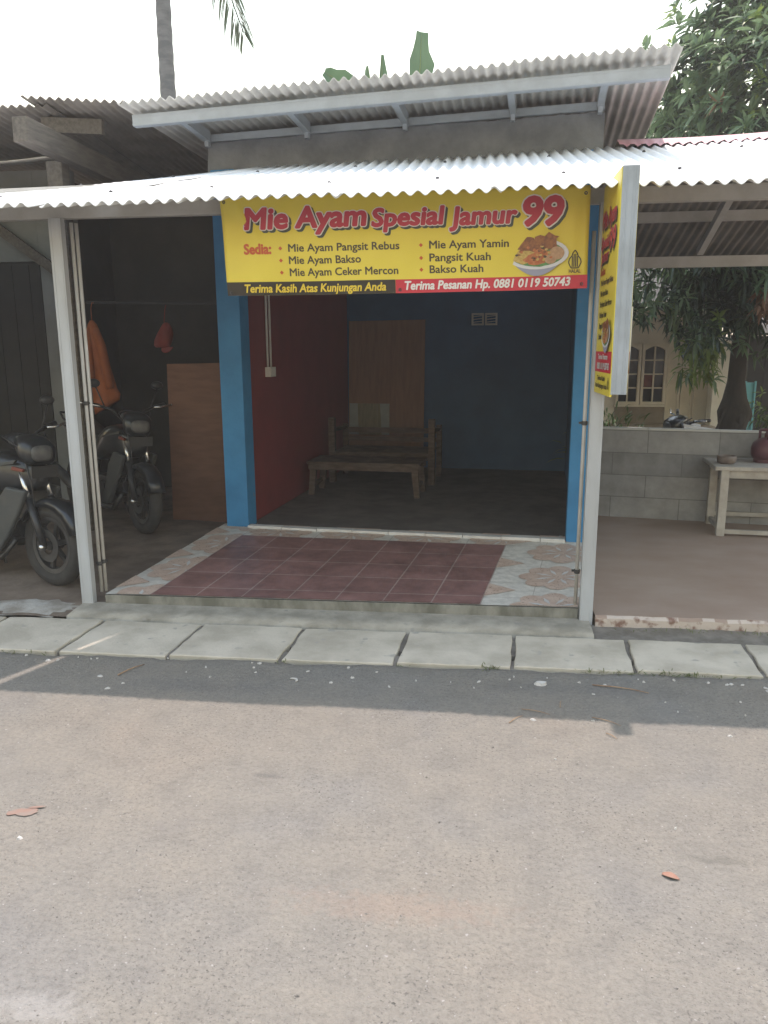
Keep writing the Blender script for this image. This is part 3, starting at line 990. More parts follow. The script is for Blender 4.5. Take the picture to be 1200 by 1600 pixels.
# low wooden table in front of it
t = thing("low_table", "low dark wooden table with a plank top in front of the slatted bench", "table", inshop(-2.04, 1.72), SA)
mb = MB()
for k in range(4): mb.box((-.585, -.24 + k * .125, .325), (.585, -.24 + k * .125 + .12, .348))
part(mb, "tabletop", MT['wood'], t, bevel=.003)
mb = MB(); mb.box((-.57, -.232, .265), (.57, -.212, .324)); mb.box((-.57, .215, .265), (.57, .235, .324)); part(mb, "apron_rail", MT['wood'], t)
for sx in (-1, 1):
    for sy in (-1, 1):
        mb = MB(); mb.hexa([(sx * .55 - .028, sy * .19 - .028, 0), (sx * .55 + .028, sy * .19 - .028, 0), (sx * .55 + .028, sy * .19 + .028, 0), (sx * .55 - .028, sy * .19 + .028, 0), (sx * .52 - .034, sy * .19 - .02, .324), (sx * .52 + .034, sy * .19 - .02, .324), (sx * .52 + .034, sy * .19 + .02, .324), (sx * .52 - .034, sy * .19 + .02, .324)])
        part(mb, "leg", MT['wood'], t)
    mb = MB(); mb.beam((sx * .54, -.16, .10), (sx * .54, .16, .10), .025, .04); part(mb, "stretcher", MT['wood'], t)

# ------------------------------------------------------------------ right shelter: block wall, table, gas bottle, bowl
B0, B1 = Vector((.98, 7.275, 0)), Vector((5.5, 6.45, 0))
BW = thing("block_wall", "low wall of grey aerated concrete blocks behind the reddish floor", "wall", B0, math.atan2(B1.y - B0.y, B1.x - B0.x))
L_ = (B1 - B0).length
mb = MB(); mb.box((0, 0, .02), (L_, .10, .868)); o = mb.build("block_courses", MT['block']); o.parent = BW
set_uv(o, lambda c: (c.x + c.y, c.z - .045))
mb = MB(); rng = random.Random(6)
x = 0
while x < L_:
    l = min(.6, L_ - x); mb.box((x + .001, -.002, .869), (x + l - .004, .102, .884 + rng.uniform(-.003, .003))); x += l
o = mb.build("wall_top", MT['block_cap']); o.parent = BW
# old dusty table
t = thing("dusty_table", "pale dusty wooden table with square legs against the block wall", "table", (2.72, 6.72, .056), R(-6))
mb = MB(); mb.box((-.72, -.29, .555), (.72, .27, .588)); part(mb, "tabletop", MT['wood_pale'], t, bevel=.004)
mb = MB(); mb.box((-.60, -.262, .49), (.60, -.237, .554)); mb.box((-.60, .222, .49), (.60, .247, .554)); part(mb, "apron_rail", MT['wood_pale'], t)
for sx in (-1, 1):
    for sy in (-1, 1):
        mb = MB(); cx, cy = sx * .635, sy * .22 - (.02 if sy < 0 else 0)
        mb.box((cx - .032, cy - .032, 0), (cx + .032, cy + .032, .554)); part(mb, "leg", MT['wood_pale'], t, bevel=.003)
    mb = MB(); mb.box((sx * .635 - .016, -.20, .035), (sx * .635 + .016, .185, .075)); part(mb, "stretcher", MT['wood_pale'], t)
mb = MB(); mb.box((-.602, -.255, .02), (.602, -.225, .055)); mb.box((-.602, .205, .08), (.602, .235, .115)); part(mb, "foot_rail", MT['wood_pale'], t)
tb = Vector((2.72, 6.72, .056))
# middle leg seen at the photo's right edge
mb = MB(); mb.box((-.185, -.258, .0), (-.13, -.205, .489)); part(mb, "leg", MT['wood_pale'], t, bevel=.003)
t = thing("stone_bowl", "small round grey-brown bowl on the left end of the dusty table", "bowl", (2.115, 6.70, .645))
mb = MB(); mb.lathe([(.0, .0), (.058, .0), (.072, .008), (.078, .04), (.076, .064), (.068, .066), (.064, .052), (.05, .03), (.0, .024)], n=28); part(mb, "body", MT['bowl_stone'], t, smooth=True)
t = thing("gas_cylinder", "small dull magenta gas cylinder on the dusty table by the block wall", "gas cylinder", (2.455, 6.80, .645))
mb = MB(); mb.lathe([(.0, .018), (.06, .018), (.098, .035), (.112, .07), (.113, .12), (.100, .165), (.066, .196), (.03, .208), (.0, .21)], n=32); part(mb, "body", MT['gas'], t, smooth=True)
mb = MB(); mb.lathe([(.082, .0), (.088, .0), (.088, .035), (.082, .035), (.082, .0)], n=28); part(mb, "foot_ring", MT['gas'], t)
mb = MB(); mb.lathe([(.0, .20), (.017, .205), (.017, .245), (.010, .25), (.010, .262), (.0, .262)], n=14); mb.tube([(0, 0, .24), (.04, 0, .245)], .008, 8); part(mb, "valve", MT['gas'], t, smooth=True)
mb = MB()
for k in range(3):
    a_ = 2 * math.pi * k / 3 + .4
    mb.beam((.055 * math.cos(a_), .055 * math.sin(a_), .19), (.055 * math.cos(a_), .055 * math.sin(a_), .27), .02, .008)
mb.tube([(.055 * math.cos(2 * math.pi * k / 24), .055 * math.sin(2 * math.pi * k / 24), .272) for k in range(25)], .008, 8)
part(mb, "guard_ring", MT['gas'], t, smooth=True)

# ------------------------------------------------------------------ lettering
def text_mesh(s_, offset=0.0, shear=0.0, res=3):
    cu = bpy.data.curves.new("t", 'FONT')
    cu.body = s_
    cu.offset = offset
    cu.shear = shear
    cu.resolution_u = res
    cu.fill_mode = 'FRONT'
    o = bpy.data.objects.new("t", cu)
    COL.objects.link(o)
    dg = bpy.context.evaluated_depsgraph_get()
    me = bpy.data.meshes.new_from_object(o.evaluated_get(dg))
    vs = [(v.co.x, v.co.y) for v in me.vertices]
    fs = [tuple(p.vertices) for p in me.polygons]
    bpy.data.objects.remove(o)
    bpy.data.curves.remove(cu)
    bpy.data.meshes.remove(me)
    return vs, fs
_cap = text_mesh("H")[0]
CAPH = max(v[1] for v in _cap)

class Print:
    """flat printing on a surface map P(u, v, lift): u across, v down."""
    def __init__(s, P, par, aspect):
        s.P, s.par, s.asp = P, par, aspect
    def text(s, name, string, u0, u1, base, cap, m_, offset=0.02, shear=0.0, lift=.002, du=0.0, dv=0.0, rise=0.0, ref=None):
        vs, fs = text_mesh(string, 0.0, shear)
        x0, x1 = min(v[0] for v in vs), max(v[0] for v in vs)
        k = (u1 - u0) / (x1 - x0)
        ku, kv = k, cap / CAPH
        nc = 1 if offset <= 0 else (8 if offset < .04 else 14)
        mb = MB()
        for c_ in range(nc + (1 if nc > 1 else 0)):
            ox = oy = 0.0
            if c_:
                ox, oy = offset * math.cos(2 * math.pi * c_ / nc), offset * math.sin(2 * math.pi * c_ / nc)
            q = [s.P(u0 + (x + ox - x0) * ku + du, base - (y + oy) * kv + dv - rise * (x - x0) / (x1 - x0), lift + c_ * .00008) for x, y in vs]
            mb.add(q, fs)
        o = mb.build(name, m_)
        o.parent = s.par
        return o
    def poly(s, name, polys, mats, lift=.002):
        mb = MB()
        for i, (pts, mi, *ex) in enumerate(polys):
            l = lift + (ex[0] if ex else 0)
            mb.add([s.P(u, v, l) for u, v in pts], [tuple(range(len(pts)))], mi)
        o = mb.build(name, mats)
        o.parent = s.par
        return o

def ell(cu, cv, ru, rv, n=28, a0=0.0, a1=2 * math.pi):
    return [(cu + ru * math.cos(lerp(a0, a1, k / n)), cv + rv * math.sin(lerp(a0, a1, k / n))) for k in range(n)]
def blob(cu, cv, ru, rv, seed, n=18, rough=.22):
    r_ = random.Random(seed)
    return [(cu + ru * (1 + r_.uniform(-rough, rough)) * math.cos(2 * math.pi * k / n), cv + rv * (1 + r_.uniform(-rough, rough)) * math.sin(2 * math.pi * k / n)) for k in range(n)]
def bowl_print(pr, cu, cv, ru, rv, sd):
    """a printed bowl of noodles: rim ellipse, underside, noodles, meat and meatballs."""
    P0, PU, PV = Vector(pr.P(cu, cv, 0)), Vector(pr.P(cu + ru, cv, 0)), Vector(pr.P(cu, cv + rv, 0))
    nrm = Vector(pr.P(cu, cv, .01)) - P0
    flat = lambda u, v, l: tuple(P0 + (PU - P0) * ((u - cu) / ru) + (PV - P0) * ((v - cv) / rv) + nrm * (l / .01))
    pr = Print(flat, pr.par, pr.asp)
    P = []
    under = [(cu + ru * x, cv - .05 * rv + rv * 1.05 * (1 - abs(x) ** 1.9)) for x in [1 - k / 12 for k in range(25)]]
    P.append((under, 1, 0))
    P.append((ell(cu, cv - .05 * rv, ru, rv * .74), 0, .001))
    P.append((ell(cu, cv - .05 * rv, ru * .86, rv * .60), 5, .0016))
    P.append((blob(cu - .40 * ru, cv + .05 * rv, .42 * ru, .34 * rv, sd), 3, .002))
    P.append((blob(cu + .05 * ru, cv + .42 * rv, .30 * ru, .14 * rv, sd + 9), 5, .0024))
    P.append((blob(cu - .05 * ru, cv + .20 * rv, .38 * ru, .27 * rv, sd + 1), 4, .0028))
    P.append((blob(cu - .42 * ru, cv - .52 * rv, .40 * ru, .34 * rv, sd + 2, rough=.3), 2, .0032))
    P.append((blob(cu + .30 * ru, cv - .60 * rv, .42 * ru, .38 * rv, sd + 3, rough=.3), 2, .0036))
    P.append((blob(cu + .02 * ru, cv - .36 * rv, .42 * ru, .22 * rv, sd + 6, rough=.3), 2, .0040))
    P.append((blob(cu + .12 * ru, cv + .0 * rv, .24 * ru, .26 * rv, sd + 4), 4, .0044))
    P.append((ell(cu + .62 * ru, cv - .06 * rv, .24 * ru, .31 * rv), 6, .0048))
    P.append((ell(cu + .42 * ru, cv + .22 * rv, .19 * ru, .22 * rv), 6, .0052))
    r_ = random.Random(sd)
    for k in range(34):
        a_, q = r_.uniform(0, 6.28), r_.uniform(.1, .75)
        x, y = cu + ru * q * math.cos(a_) * .9, cv - .12 * rv + rv * .62 * q * math.sin(a_)
        P.append((blob(x, y, .055 * ru, .06 * rv, sd + 30 + k, 7, .4), r_.choice((2, 3, 4, 4, 7, 3)), .0060 + k * .00005))
    rim = []
    o = pr.poly("bowl_picture", P, [MT['bowl_print'], MT['bowl_under'], MT['f_brown'], MT['f_noodle'], MT['f_red'], MT['f_green'], MT['f_tan'], MT['b_dark']], .011)
    return o
def stroke(pts, wu, wv):
    """polyline with width as a list of quads"""
    out = []
    for (a0, b0), (a1, b1) in zip(pts[:-1], pts[1:]):
        dx, dy = (a1 - a0) / wu, (b1 - b0) / wv
        l = math.hypot(dx, dy) or 1
        nx, ny = -dy / l * wu / 2, dx / l * wv / 2
        out.append([(a0 - nx, b0 - ny), (a1 - nx, b1 - ny), (a1 + nx, b1 + ny), (a0 + nx, b0 + ny)])
    return out
def halal(pr, cu, v0, v1, w_, lift, plate=True):
    h = v1 - v0
    def q(x, y): return (cu + x * w_, v0 + y * h)
    P = []
    wu, wv = .085 * w_, .045 * h
    outline = [q(0, 0), q(.16, .12), q(.22, .24), q(.40, .36), q(.46, .50), (q(.36, .64)), q(.26, .74), q(-.26, .74), q(-.36, .64), q(-.46, .50), q(-.40, .36), q(-.22, .24), q(-.16, .12), q(0, 0)]
    for s_ in stroke(outline, wu, wv): P.append((s_, 0))
    for x, y0 in ((-.18, .26), (-.06, .16), (.06, .16), (.18, .26)):
        for s_ in stroke([q(x, y0), q(x * 1.05, .70)], wu * .9, wv): P.append((s_, 0))
    if plate:
        P.append(([q(-.50, .79), q(.50, .79), q(.50, 1.0), q(-.50, 1.0)], 1))
    o = pr.poly("halal_mark", P, [MT['b_dark'], MT['b_yellow']], lift)
    return o

# ------------------------------------------------------------------ banner hung under the eave
BAN = thing("banner", "wide yellow vinyl banner with red headline hung below the canopy edge", "banner", (-.42, 4.38, 1.90))
def PB(u, v, lift=0.0):
    xt, xb = lerp(-1.425, .583, u), lerp(-1.402, .588, u)
    zt, zb = lerp(2.412, 2.409, u), lerp(1.898, 1.914, u)
    x = lerp(xt, xb, v)
    z = lerp(zt, zb, v) - .006 * v * math.sin(math.pi * u)
    y = 4.385 + (.014 * math.sin(u * 8.3 + .7) + .005 * math.sin(u * 21 + v * 3.1)) * (.25 + .75 * v) + .006 * math.sin(v * 6 + u * 4)
    fold = .010 * math.exp(-((u - .045 - .10 * (v)) / .018) ** 2) * (1 - v) + .008 * math.exp(-((u - .02 - .2 * v) / .02) ** 2) * (1 - v) + .008 * math.exp(-((u - .965 + .02 * v) / .014) ** 2) * (1 - v * .6)
    y -= fold
    return (x + .42, y - lift - 4.38, z - 1.90)
mb = MB(); nu, nv = 90, 24
for j in range(nv + 1):
    for i in range(nu + 1):
        mb.v.append(PB(i / nu, lerp(-.05, 1, j / nv)))
for j in range(nv):
    for i in range(nu):
        q = j * (nu + 1) + i
        mb.f.append((q, q + nu + 1, q + nu + 2, q + 1)); mb.mi.append(0)
o = mb.build("sheet", MT['yellow'], BAN, smooth=True)
sm = o.modifiers.new("thickness", 'SOLIDIFY'); sm.thickness = .0012; sm.offset = -1 if False else 1
def strip(name, u0, u1, v0, v1, m_, lift):
    mb = MB(); n = 60; k = 5
    for j in range(k + 1):
        for i in range(n + 1):
            mb.v.append(PB(lerp(u0, u1, i / n), lerp(v0, v1, j / k), lift))
    for j in range(k):
        for i in range(n):
            q = j * (n + 1) + i
            mb.f.append((q, q + n + 1, q + n + 2, q + 1)); mb.mi.append(0)
    return mb.build(name, m_, BAN, smooth=True)
strip("dark_strip", .0, .4815, .858, 1.0, MT['b_black'], .0025)
strip("red_strip", .482, 1.0, .858, 1.0, MT['b_red'], .0025)
pb = Print(PB, BAN, 4.0)
def headline(pr, string, u0, u1, base, cap, rise=0.0, k=1.0, name="headline", sc=1.0):
    a_ = dict(rise=rise, shear=.12, ref=.05)
    pr.text(name + "_shadow", string, u0, u1, base, cap, MT['b_shadow'], offset=.075 * sc, lift=.0022, du=.006 * k, dv=.022 * k, **a_)
    pr.text(name + "_outline", string, u0, u1, base, cap, MT['b_white'], offset=.078 * sc, lift=.0040, **a_)
    pr.text(name, string, u0, u1, base, cap, MT['b_hred'], offset=.042, lift=.0056, **a_)
headline(pb, "Mie Ayam", .066, .405, .308, .205, rise=.014)
headline(pb, "Spesial", .423, .617, .312, .175, rise=.012)
headline(pb, "Jamur", .634, .810, .315, .175, rise=.008)
headline(pb, "99", .830, .930, .335, .275, rise=.0)
pb.text("menu_heading", "Sedia:", .058, .135, .565, .10, MT['b_orange'], offset=.045)
items = [("Mie Ayam Pangsit Rebus", .185, .495, .548), ("Mie Ayam Bakso", .185, .388, .675), ("Mie Ayam Ceker Mercon", .185, .490, .800),
         ("Mie Ayam Yamin", .577, .790, .548), ("Pangsit Kuah", .577, .742, .678), ("Bakso Kuah", .577, .722, .798)]
for s_, u0, u1, v in items:
    pb.text("menu_line", s_, u0, u1, v, .077, MT['b_dark'], offset=.022)
bl = []
for s_, u0, u1, v in items:
    c = (u0 - .023, v - .036)
    bl.append(([(c[0] - .0055, c[1]), (c[0], c[1] - .022), (c[0] + .0055, c[1]), (c[0], c[1] + .022)], 0))
pb.poly("menu_bullets", bl, [MT['b_orange']], .003)
pb.text("thanks_line", "Terima Kasih Atas Kunjungan Anda", .052, .455, .968, .082, MT['b_yellow'], offset=.030, shear=.18, lift=.005)
pb.text("order_line", "Terima Pesanan Hp. 0881 0119 50743", .508, .955, .965, .085, MT['b_white'], offset=.034, shear=.18, lift=.005)
bowl_print(pb, .866, .640, .083, .215, 40)
halal(pb, .966, .60, .85, .036, .0045)
pb.text("halal_word", "HALAL", .951, .981, .835, .036, MT['b_dark'], offset=.03, lift=.0065)
mb = MB()
for (u, v) in ((.012, .97), (.494, .965), (.985, .955), (.012, .03), (.988, .03)):
    c = Vector(PB(u, v, .006)); mb.lathe([(.004, 0), (.008, -.002), (.009, .0), (.008, .003)], tuple(c), 12, axis='y')
o = mb.build("eyelets", MT['alu'], BAN)

# ------------------------------------------------------------------ box sign on the right post
SG = thing("box_sign", "tall white-framed box sign with yellow noodle menu face, sticking out from the right post", "sign", (.70, 4.16, 1.37))
SX0, SX1, SY0, SY1, SZ0, SZ1 = .662, .738, 3.905, 4.418, 1.375, 2.425
def sgp(mb, name, m_, **k):
    o = mb.build(name, m_, SG, **k); o.location = (-.70, -4.16, -1.37); return o
mb = MB()
mb.box((SX0, SY0, SZ0), (SX1, SY0 + .02, SZ1)); mb.box((SX0, SY1 - .02, SZ0), (SX1, SY1, SZ1))
mb.box((SX0, SY0 + .02, SZ0), (SX1, SY1 - .02, SZ0 + .02)); mb.box((SX0, SY0 + .02, SZ1 - .02), (SX1, SY1 - .02, SZ1))
for x in (SX0 + .012, SX0 + .024, SX1 - .024, SX1 - .012):
    mb.box((x - .002, SY0 - .002, SZ0 + .001), (x + .002, SY0, SZ1 - .001))
sgp(mb, "frame", MT['steel_blue'], bevel=.002)
for nm, x0, x1 in (("face_panel", SX0 - .004, SX0 + .006), ("rear_face_panel", SX1 - .006, SX1 + .002)):
    mb = MB(); mb.box((x0, SY0 + .006, SZ0 - (.012 if x0 < SX0 else -.004)), (x1, SY1 - .004, SZ1 - .004)); sgp(mb, nm, MT['yellow'])
mb = MB(); mb.tube([(SX1 + .012, SY0 + .05, SZ0 + .42), (SX1 + .014, SY0 + .06, SZ0 + .2), (SX1 + .006, SY0 + .05, SZ0 + .03)], .004, 6); sgp(mb, "cable", MT['white_plastic'])
for z in (1.55, 2.2):
    mb = MB(); mb.box((.672, 4.418, z), (.70, 4.429, z + .05)); sgp(mb, "bracket", MT['alu'])
H_ = SZ1 - SZ0
def face(side):
    def P(u, v, lift):
        y = lerp(SY1 - .006, SY0 + .008, u) if side < 0 else lerp(SY0 + .008, SY1 - .006, u)
        x = SX0 - .004 - lift if side < 0 else SX1 + .004 + lift
        return (x - .70, y - 4.16, lerp(SZ1 - .004, SZ0 - .010, v) - 1.37)
    pr = Print(P, SG, .48)
    headline(pr, "Mie Ayam", .10, .90, .205, .075, k=.6, rise=.0, sc=.55)
    headline(pr, "Spesial", .08, .58, .300, .055, k=.6, sc=.55)
    headline(pr, "Jamur", .12, .56, .365, .050, k=.6, sc=.55)
    headline(pr, "99", .60, .92, .325, .090, k=.6, sc=.55)
    pr.text("menu_heading", "Sedia:", .08, .36, .425, .030, MT['b_orange'], offset=.045)
    for q, (s_, u1) in enumerate((("Mie Ayam Pangsit Rebus", .86), ("Mie Ayam Bakso", .60), ("Mie Ayam Ceker Mercon", .84), ("Mie Ayam Yamin", .56), ("Pangsit Kuah", .48), ("Bakso Kuah", .46))):
        pr.text("menu_line", s_, .14, u1, .475 + q * .052, .026, MT['b_dark'], offset=.03)
    pr.poly("red_strip", [([(0, .795), (1, .795), (1, .895), (0, .895)], 0)], [MT['b_red']], .0012)
    bowl_print(pr, .72, .72, .25, .082, 77)
    pr.text("order_line", "Terima Pesanan", .20, .80, .832, .024, MT['b_white'], offset=.035, lift=.003)
    pr.text("phone_line", "0881 0119 50743", .16, .90, .880, .030, MT['b_white'], offset=.04, lift=.003)
    pr.text("thanks_line", "Terima Kasih", .20, .68, .935, .022, MT['b_dark'], offset=.03)
    pr.text("thanks_line", "Atas Kunjungan Anda", .08, .82, .972, .022, MT['b_dark'], offset=.03)
    halal(pr, .90, .915, .985, .11, .003, plate=False)
face(-1); face(1)

# ------------------------------------------------------------------ neighbouring carport on the left
NB = thing("neighbour_carport", "dark neighbouring carport with old corrugated roof and grey side wall", "carport", (-3.9, 6.6, 0))
def npart(mb, name, m_, **k):
    o = mb.build(name, m_, NB, **k); o.location = (3.9, -6.6, 0); return o
mb = MB(); corrugated(mb, (-3.47, 6.0, 3.478), (-1.95, 6.02, 3.36), (-3.47, 10.2, 3.22), (-1.95, 10.2, 3.12), .072, .013, rows=8); npart(mb, "roof_sheet", MT['sheet_dark'], smooth=True)
mb = MB(); corrugated(mb, (-7.0, 6.1, 3.50), (-3.28, 6.08, 3.435), (-7.0, 10.2, 3.3), (-3.28, 10.2, 3.205), .072, .013, rows=8); npart(mb, "roof_sheet", MT['sheet_dark'], smooth=True)
mb = MB(); mb.beam((-3.28, 5.62, 3.155), (-3.05, 8.4, 3.05), .12, .17); npart(mb, "timber_beam", MT['wood_old'], bevel=.006)
mb = MB(); mb.beam((-3.45, 6.25, 3.35), (-2.95, 6.25, 3.315), .05, .11); npart(mb, "cross_board", MT['wood_old'])
mb = MB(); mb.box((-3.40, 6.15, .02), (-3.27, 6.27, 3.06)); npart(mb, "post", MT['wood_old'], bevel=.005)
mb = MB(); mb.beam((-7.0, 6.22, 2.78), (-2.1, 6.22, 2.70), .06, .12); npart(mb, "cross_beam", MT['wood_old'])
mb = MB(); mb.beam((-4.9, 7.40, 2.95), (-3.99, 7.40, 2.29), .05, .09); npart(mb, "slanted_brace", MT['wood_old'])
mb = MB(); mb.box((-7.0, 7.5, .02), (-4.30, 7.62, 3.3)); mb.box((-4.30, 7.5, .02), (-3.93, 7.62, 3.3)); mb2 = mb
mb = MB(); mb.box((-7.0, 7.5, 2.46), (-4.302, 7.62, 3.3)); mb.box((-4.30, 7.5, .02), (-3.93, 7.62, 3.3)); npart(mb, "grey_wall", MT['grey_wall'])
mb = MB(); mb.box((-6.0, 7.54, .02), (-4.302, 7.58, 2.458))
for k in range(8): mb.box((-4.46 - k * .18, 7.532, .05), (-4.445 - k * .18, 7.54, 2.43))
npart(mb, "door", MT['door_dark'])
mb = MB(); mb.box((-4.335, 7.49, .03), (-4.302, 7.54, 2.455)); npart(mb, "door_frame", MT['door_dark'])
mb = MB(); mb.box((-3.93, 8.3, .02), (-1.95, 8.42, 3.2)); npart(mb, "back_wall", MT['dark_wall'])
mb = MB(); mb.box((-6.6, 4.9, .02), (-6.48, 7.5, 3.3)); npart(mb, "side_wall", MT['grey_wall'])  # unseen wall added to block daylight and darken the carport
mb = MB(); mb.box((-3.98, 7.62, .02), (-3.93, 8.3, 3.2)); npart(mb, "inner_wall", MT['dark_wall'])
mb = MB(); mb.box((-3.76, 7.2, .04), (-3.71, 7.26, 2.68)); npart(mb, "prop_pole", MT['dark_wall'])
mb = MB(); mb.beam((-3.9, 7.23, 2.05), (-2.03, 7.23, 2.02), .02, .025); npart(mb, "hanging_rail", MT['door_dark'])
# rusty tin awning sheet
mb = MB()
n = 16
for k in range(n + 1):
    t_ = k / n
    wv = .003 * math.sin(k * 1.9)
    x = lerp(-6.0, -3.38, t_)
    yf = lerp(6.25, 6.78, t_)
    z = lerp(2.98, 3.265, t_)
    mb.v += [(x, yf, z + wv), (x, 6.95, z + .12 * (1 - t_) + .02 + wv)]
for k in range(n):
    mb.f.append((k * 2, k * 2 + 2, k * 2 + 3, k * 2 + 1)); mb.mi.append(0)
o = npart(mb, "tin_awning", MT['rust'], smooth=True); sm = o.modifiers.new("t", 'SOLIDIFY'); sm.thickness = .012

# leaning brown board beside the blue pillar
t = thing("brown_board", "reddish brown board leaning in the carport beside the left blue pillar", "board", (-2.49, 6.66, .06), R(-5))
mb = MB(); mb.hexa([(-.255, -.02, 0), (.33, -.02, 0), (.33, -.002, 0), (-.255, -.002, 0), (-.25, .03, 1.415), (.33, .03, 1.425), (.33, .048, 1.425), (-.25, .048, 1.415)]); part(mb, "panel", MT['board'], t)

# orange jacket hanging on the rail
t = thing("orange_jacket", "orange jacket hanging from a rail above the dark motorbike", "jacket", (-3.64, 7.16, 2.04))
mb = MB()
rows = [(-.165, -.012, .020, .02), (-.20, -.035, .050, .035), (-.27, -.055, .075, .045), (-.40, -.058, .105, .055), (-.60, -.052, .155, .06), (-.80, -.045, .205, .06), (-.93, -.040, .235, .06), (-.985, -.038, .225, .058)]
rings = []
for z, xl, xr, hd in rows:
    rg = []
    hw, xc = (xr - xl) / 2, (xr + xl) / 2
    for k in range(40):
        a_ = 2 * math.pi * k / 40
        f = 1 + .06 * math.sin(a_ * 7 + z * 3) + .05 * math.sin(a_ * 11 - z * 5)
        dzb = (.075 * math.cos(a_) if z < -.9 else 0)
        rg.append((xc + hw * math.cos(a_), hd * math.sin(a_) * f, z + dzb))
    rings.append(rg)
mb.loft(rings); body = part(mb, "body", MT['orange'], t, smooth=True)
mb = MB(); mb.tube([(.045, -.02, -.24), (.10, -.045, -.40), (.14, -.07, -.58), (.165, -.075, -.74), (.17, -.07, -.80)], [.03, .044, .045, .040, .036], 12); part(mb, "sleeve", MT['orange'], t, smooth=True)
mb = MB(); mb.tube([(-.02, -.02, -.24), (-.02, -.055, -.40), (-.015, -.075, -.58), (-.01, -.075, -.76)], [.026, .036, .038, .034], 12); part(mb, "sleeve", MT['orange'], t, smooth=True)
mb = MB(); mb.tube([(.005, 0, -.175), (.005, 0, -.05), (.005, .03, .0), (.005, .072, .0)], .004, 6); part(mb, "hanger_loop", MT['orange'], t)
# red cloth cap hanging beside it
t = thing("red_cap", "small red cloth cap hanging above the brown board in the carport", "cap", (-2.92, 7.16, 1.75))
mb = MB()
rings = []
for z, r_ in ((.10, .01), (.09, .03), (.05, .055), (0, .075), (-.06, .085), (-.11, .08), (-.13, .06)):
    rings.append([(r_ * math.cos(2 * math.pi * k / 20) * (1 + .12 * math.sin(3 * 2 * math.pi * k / 20 + z * 20)) + .02 * z / .1, r_ * .7 * math.sin(2 * math.pi * k / 20), z) for k in range(20)])
mb.loft(rings); part(mb, "crown", MT['red_cloth'], t, smooth=True)
mb = MB(); mb.loft([[(.03 + (.055 + e) * math.cos(a_), -.03 - .06 * abs(math.sin(a_)) - e, -.13 - .05 * abs(math.sin(a_)) + d_) for a_ in [math.pi * k / 10 for k in range(11)]] for e, d_ in ((0, 0), (0, .006))]); part(mb, "peak", MT['red_cloth'], t)
mb = MB(); mb.tube([(0, 0, .10), (0, .03, .2), (0, .065, .262)], .004, 6); part(mb, "strap", MT['red_cloth'], t)

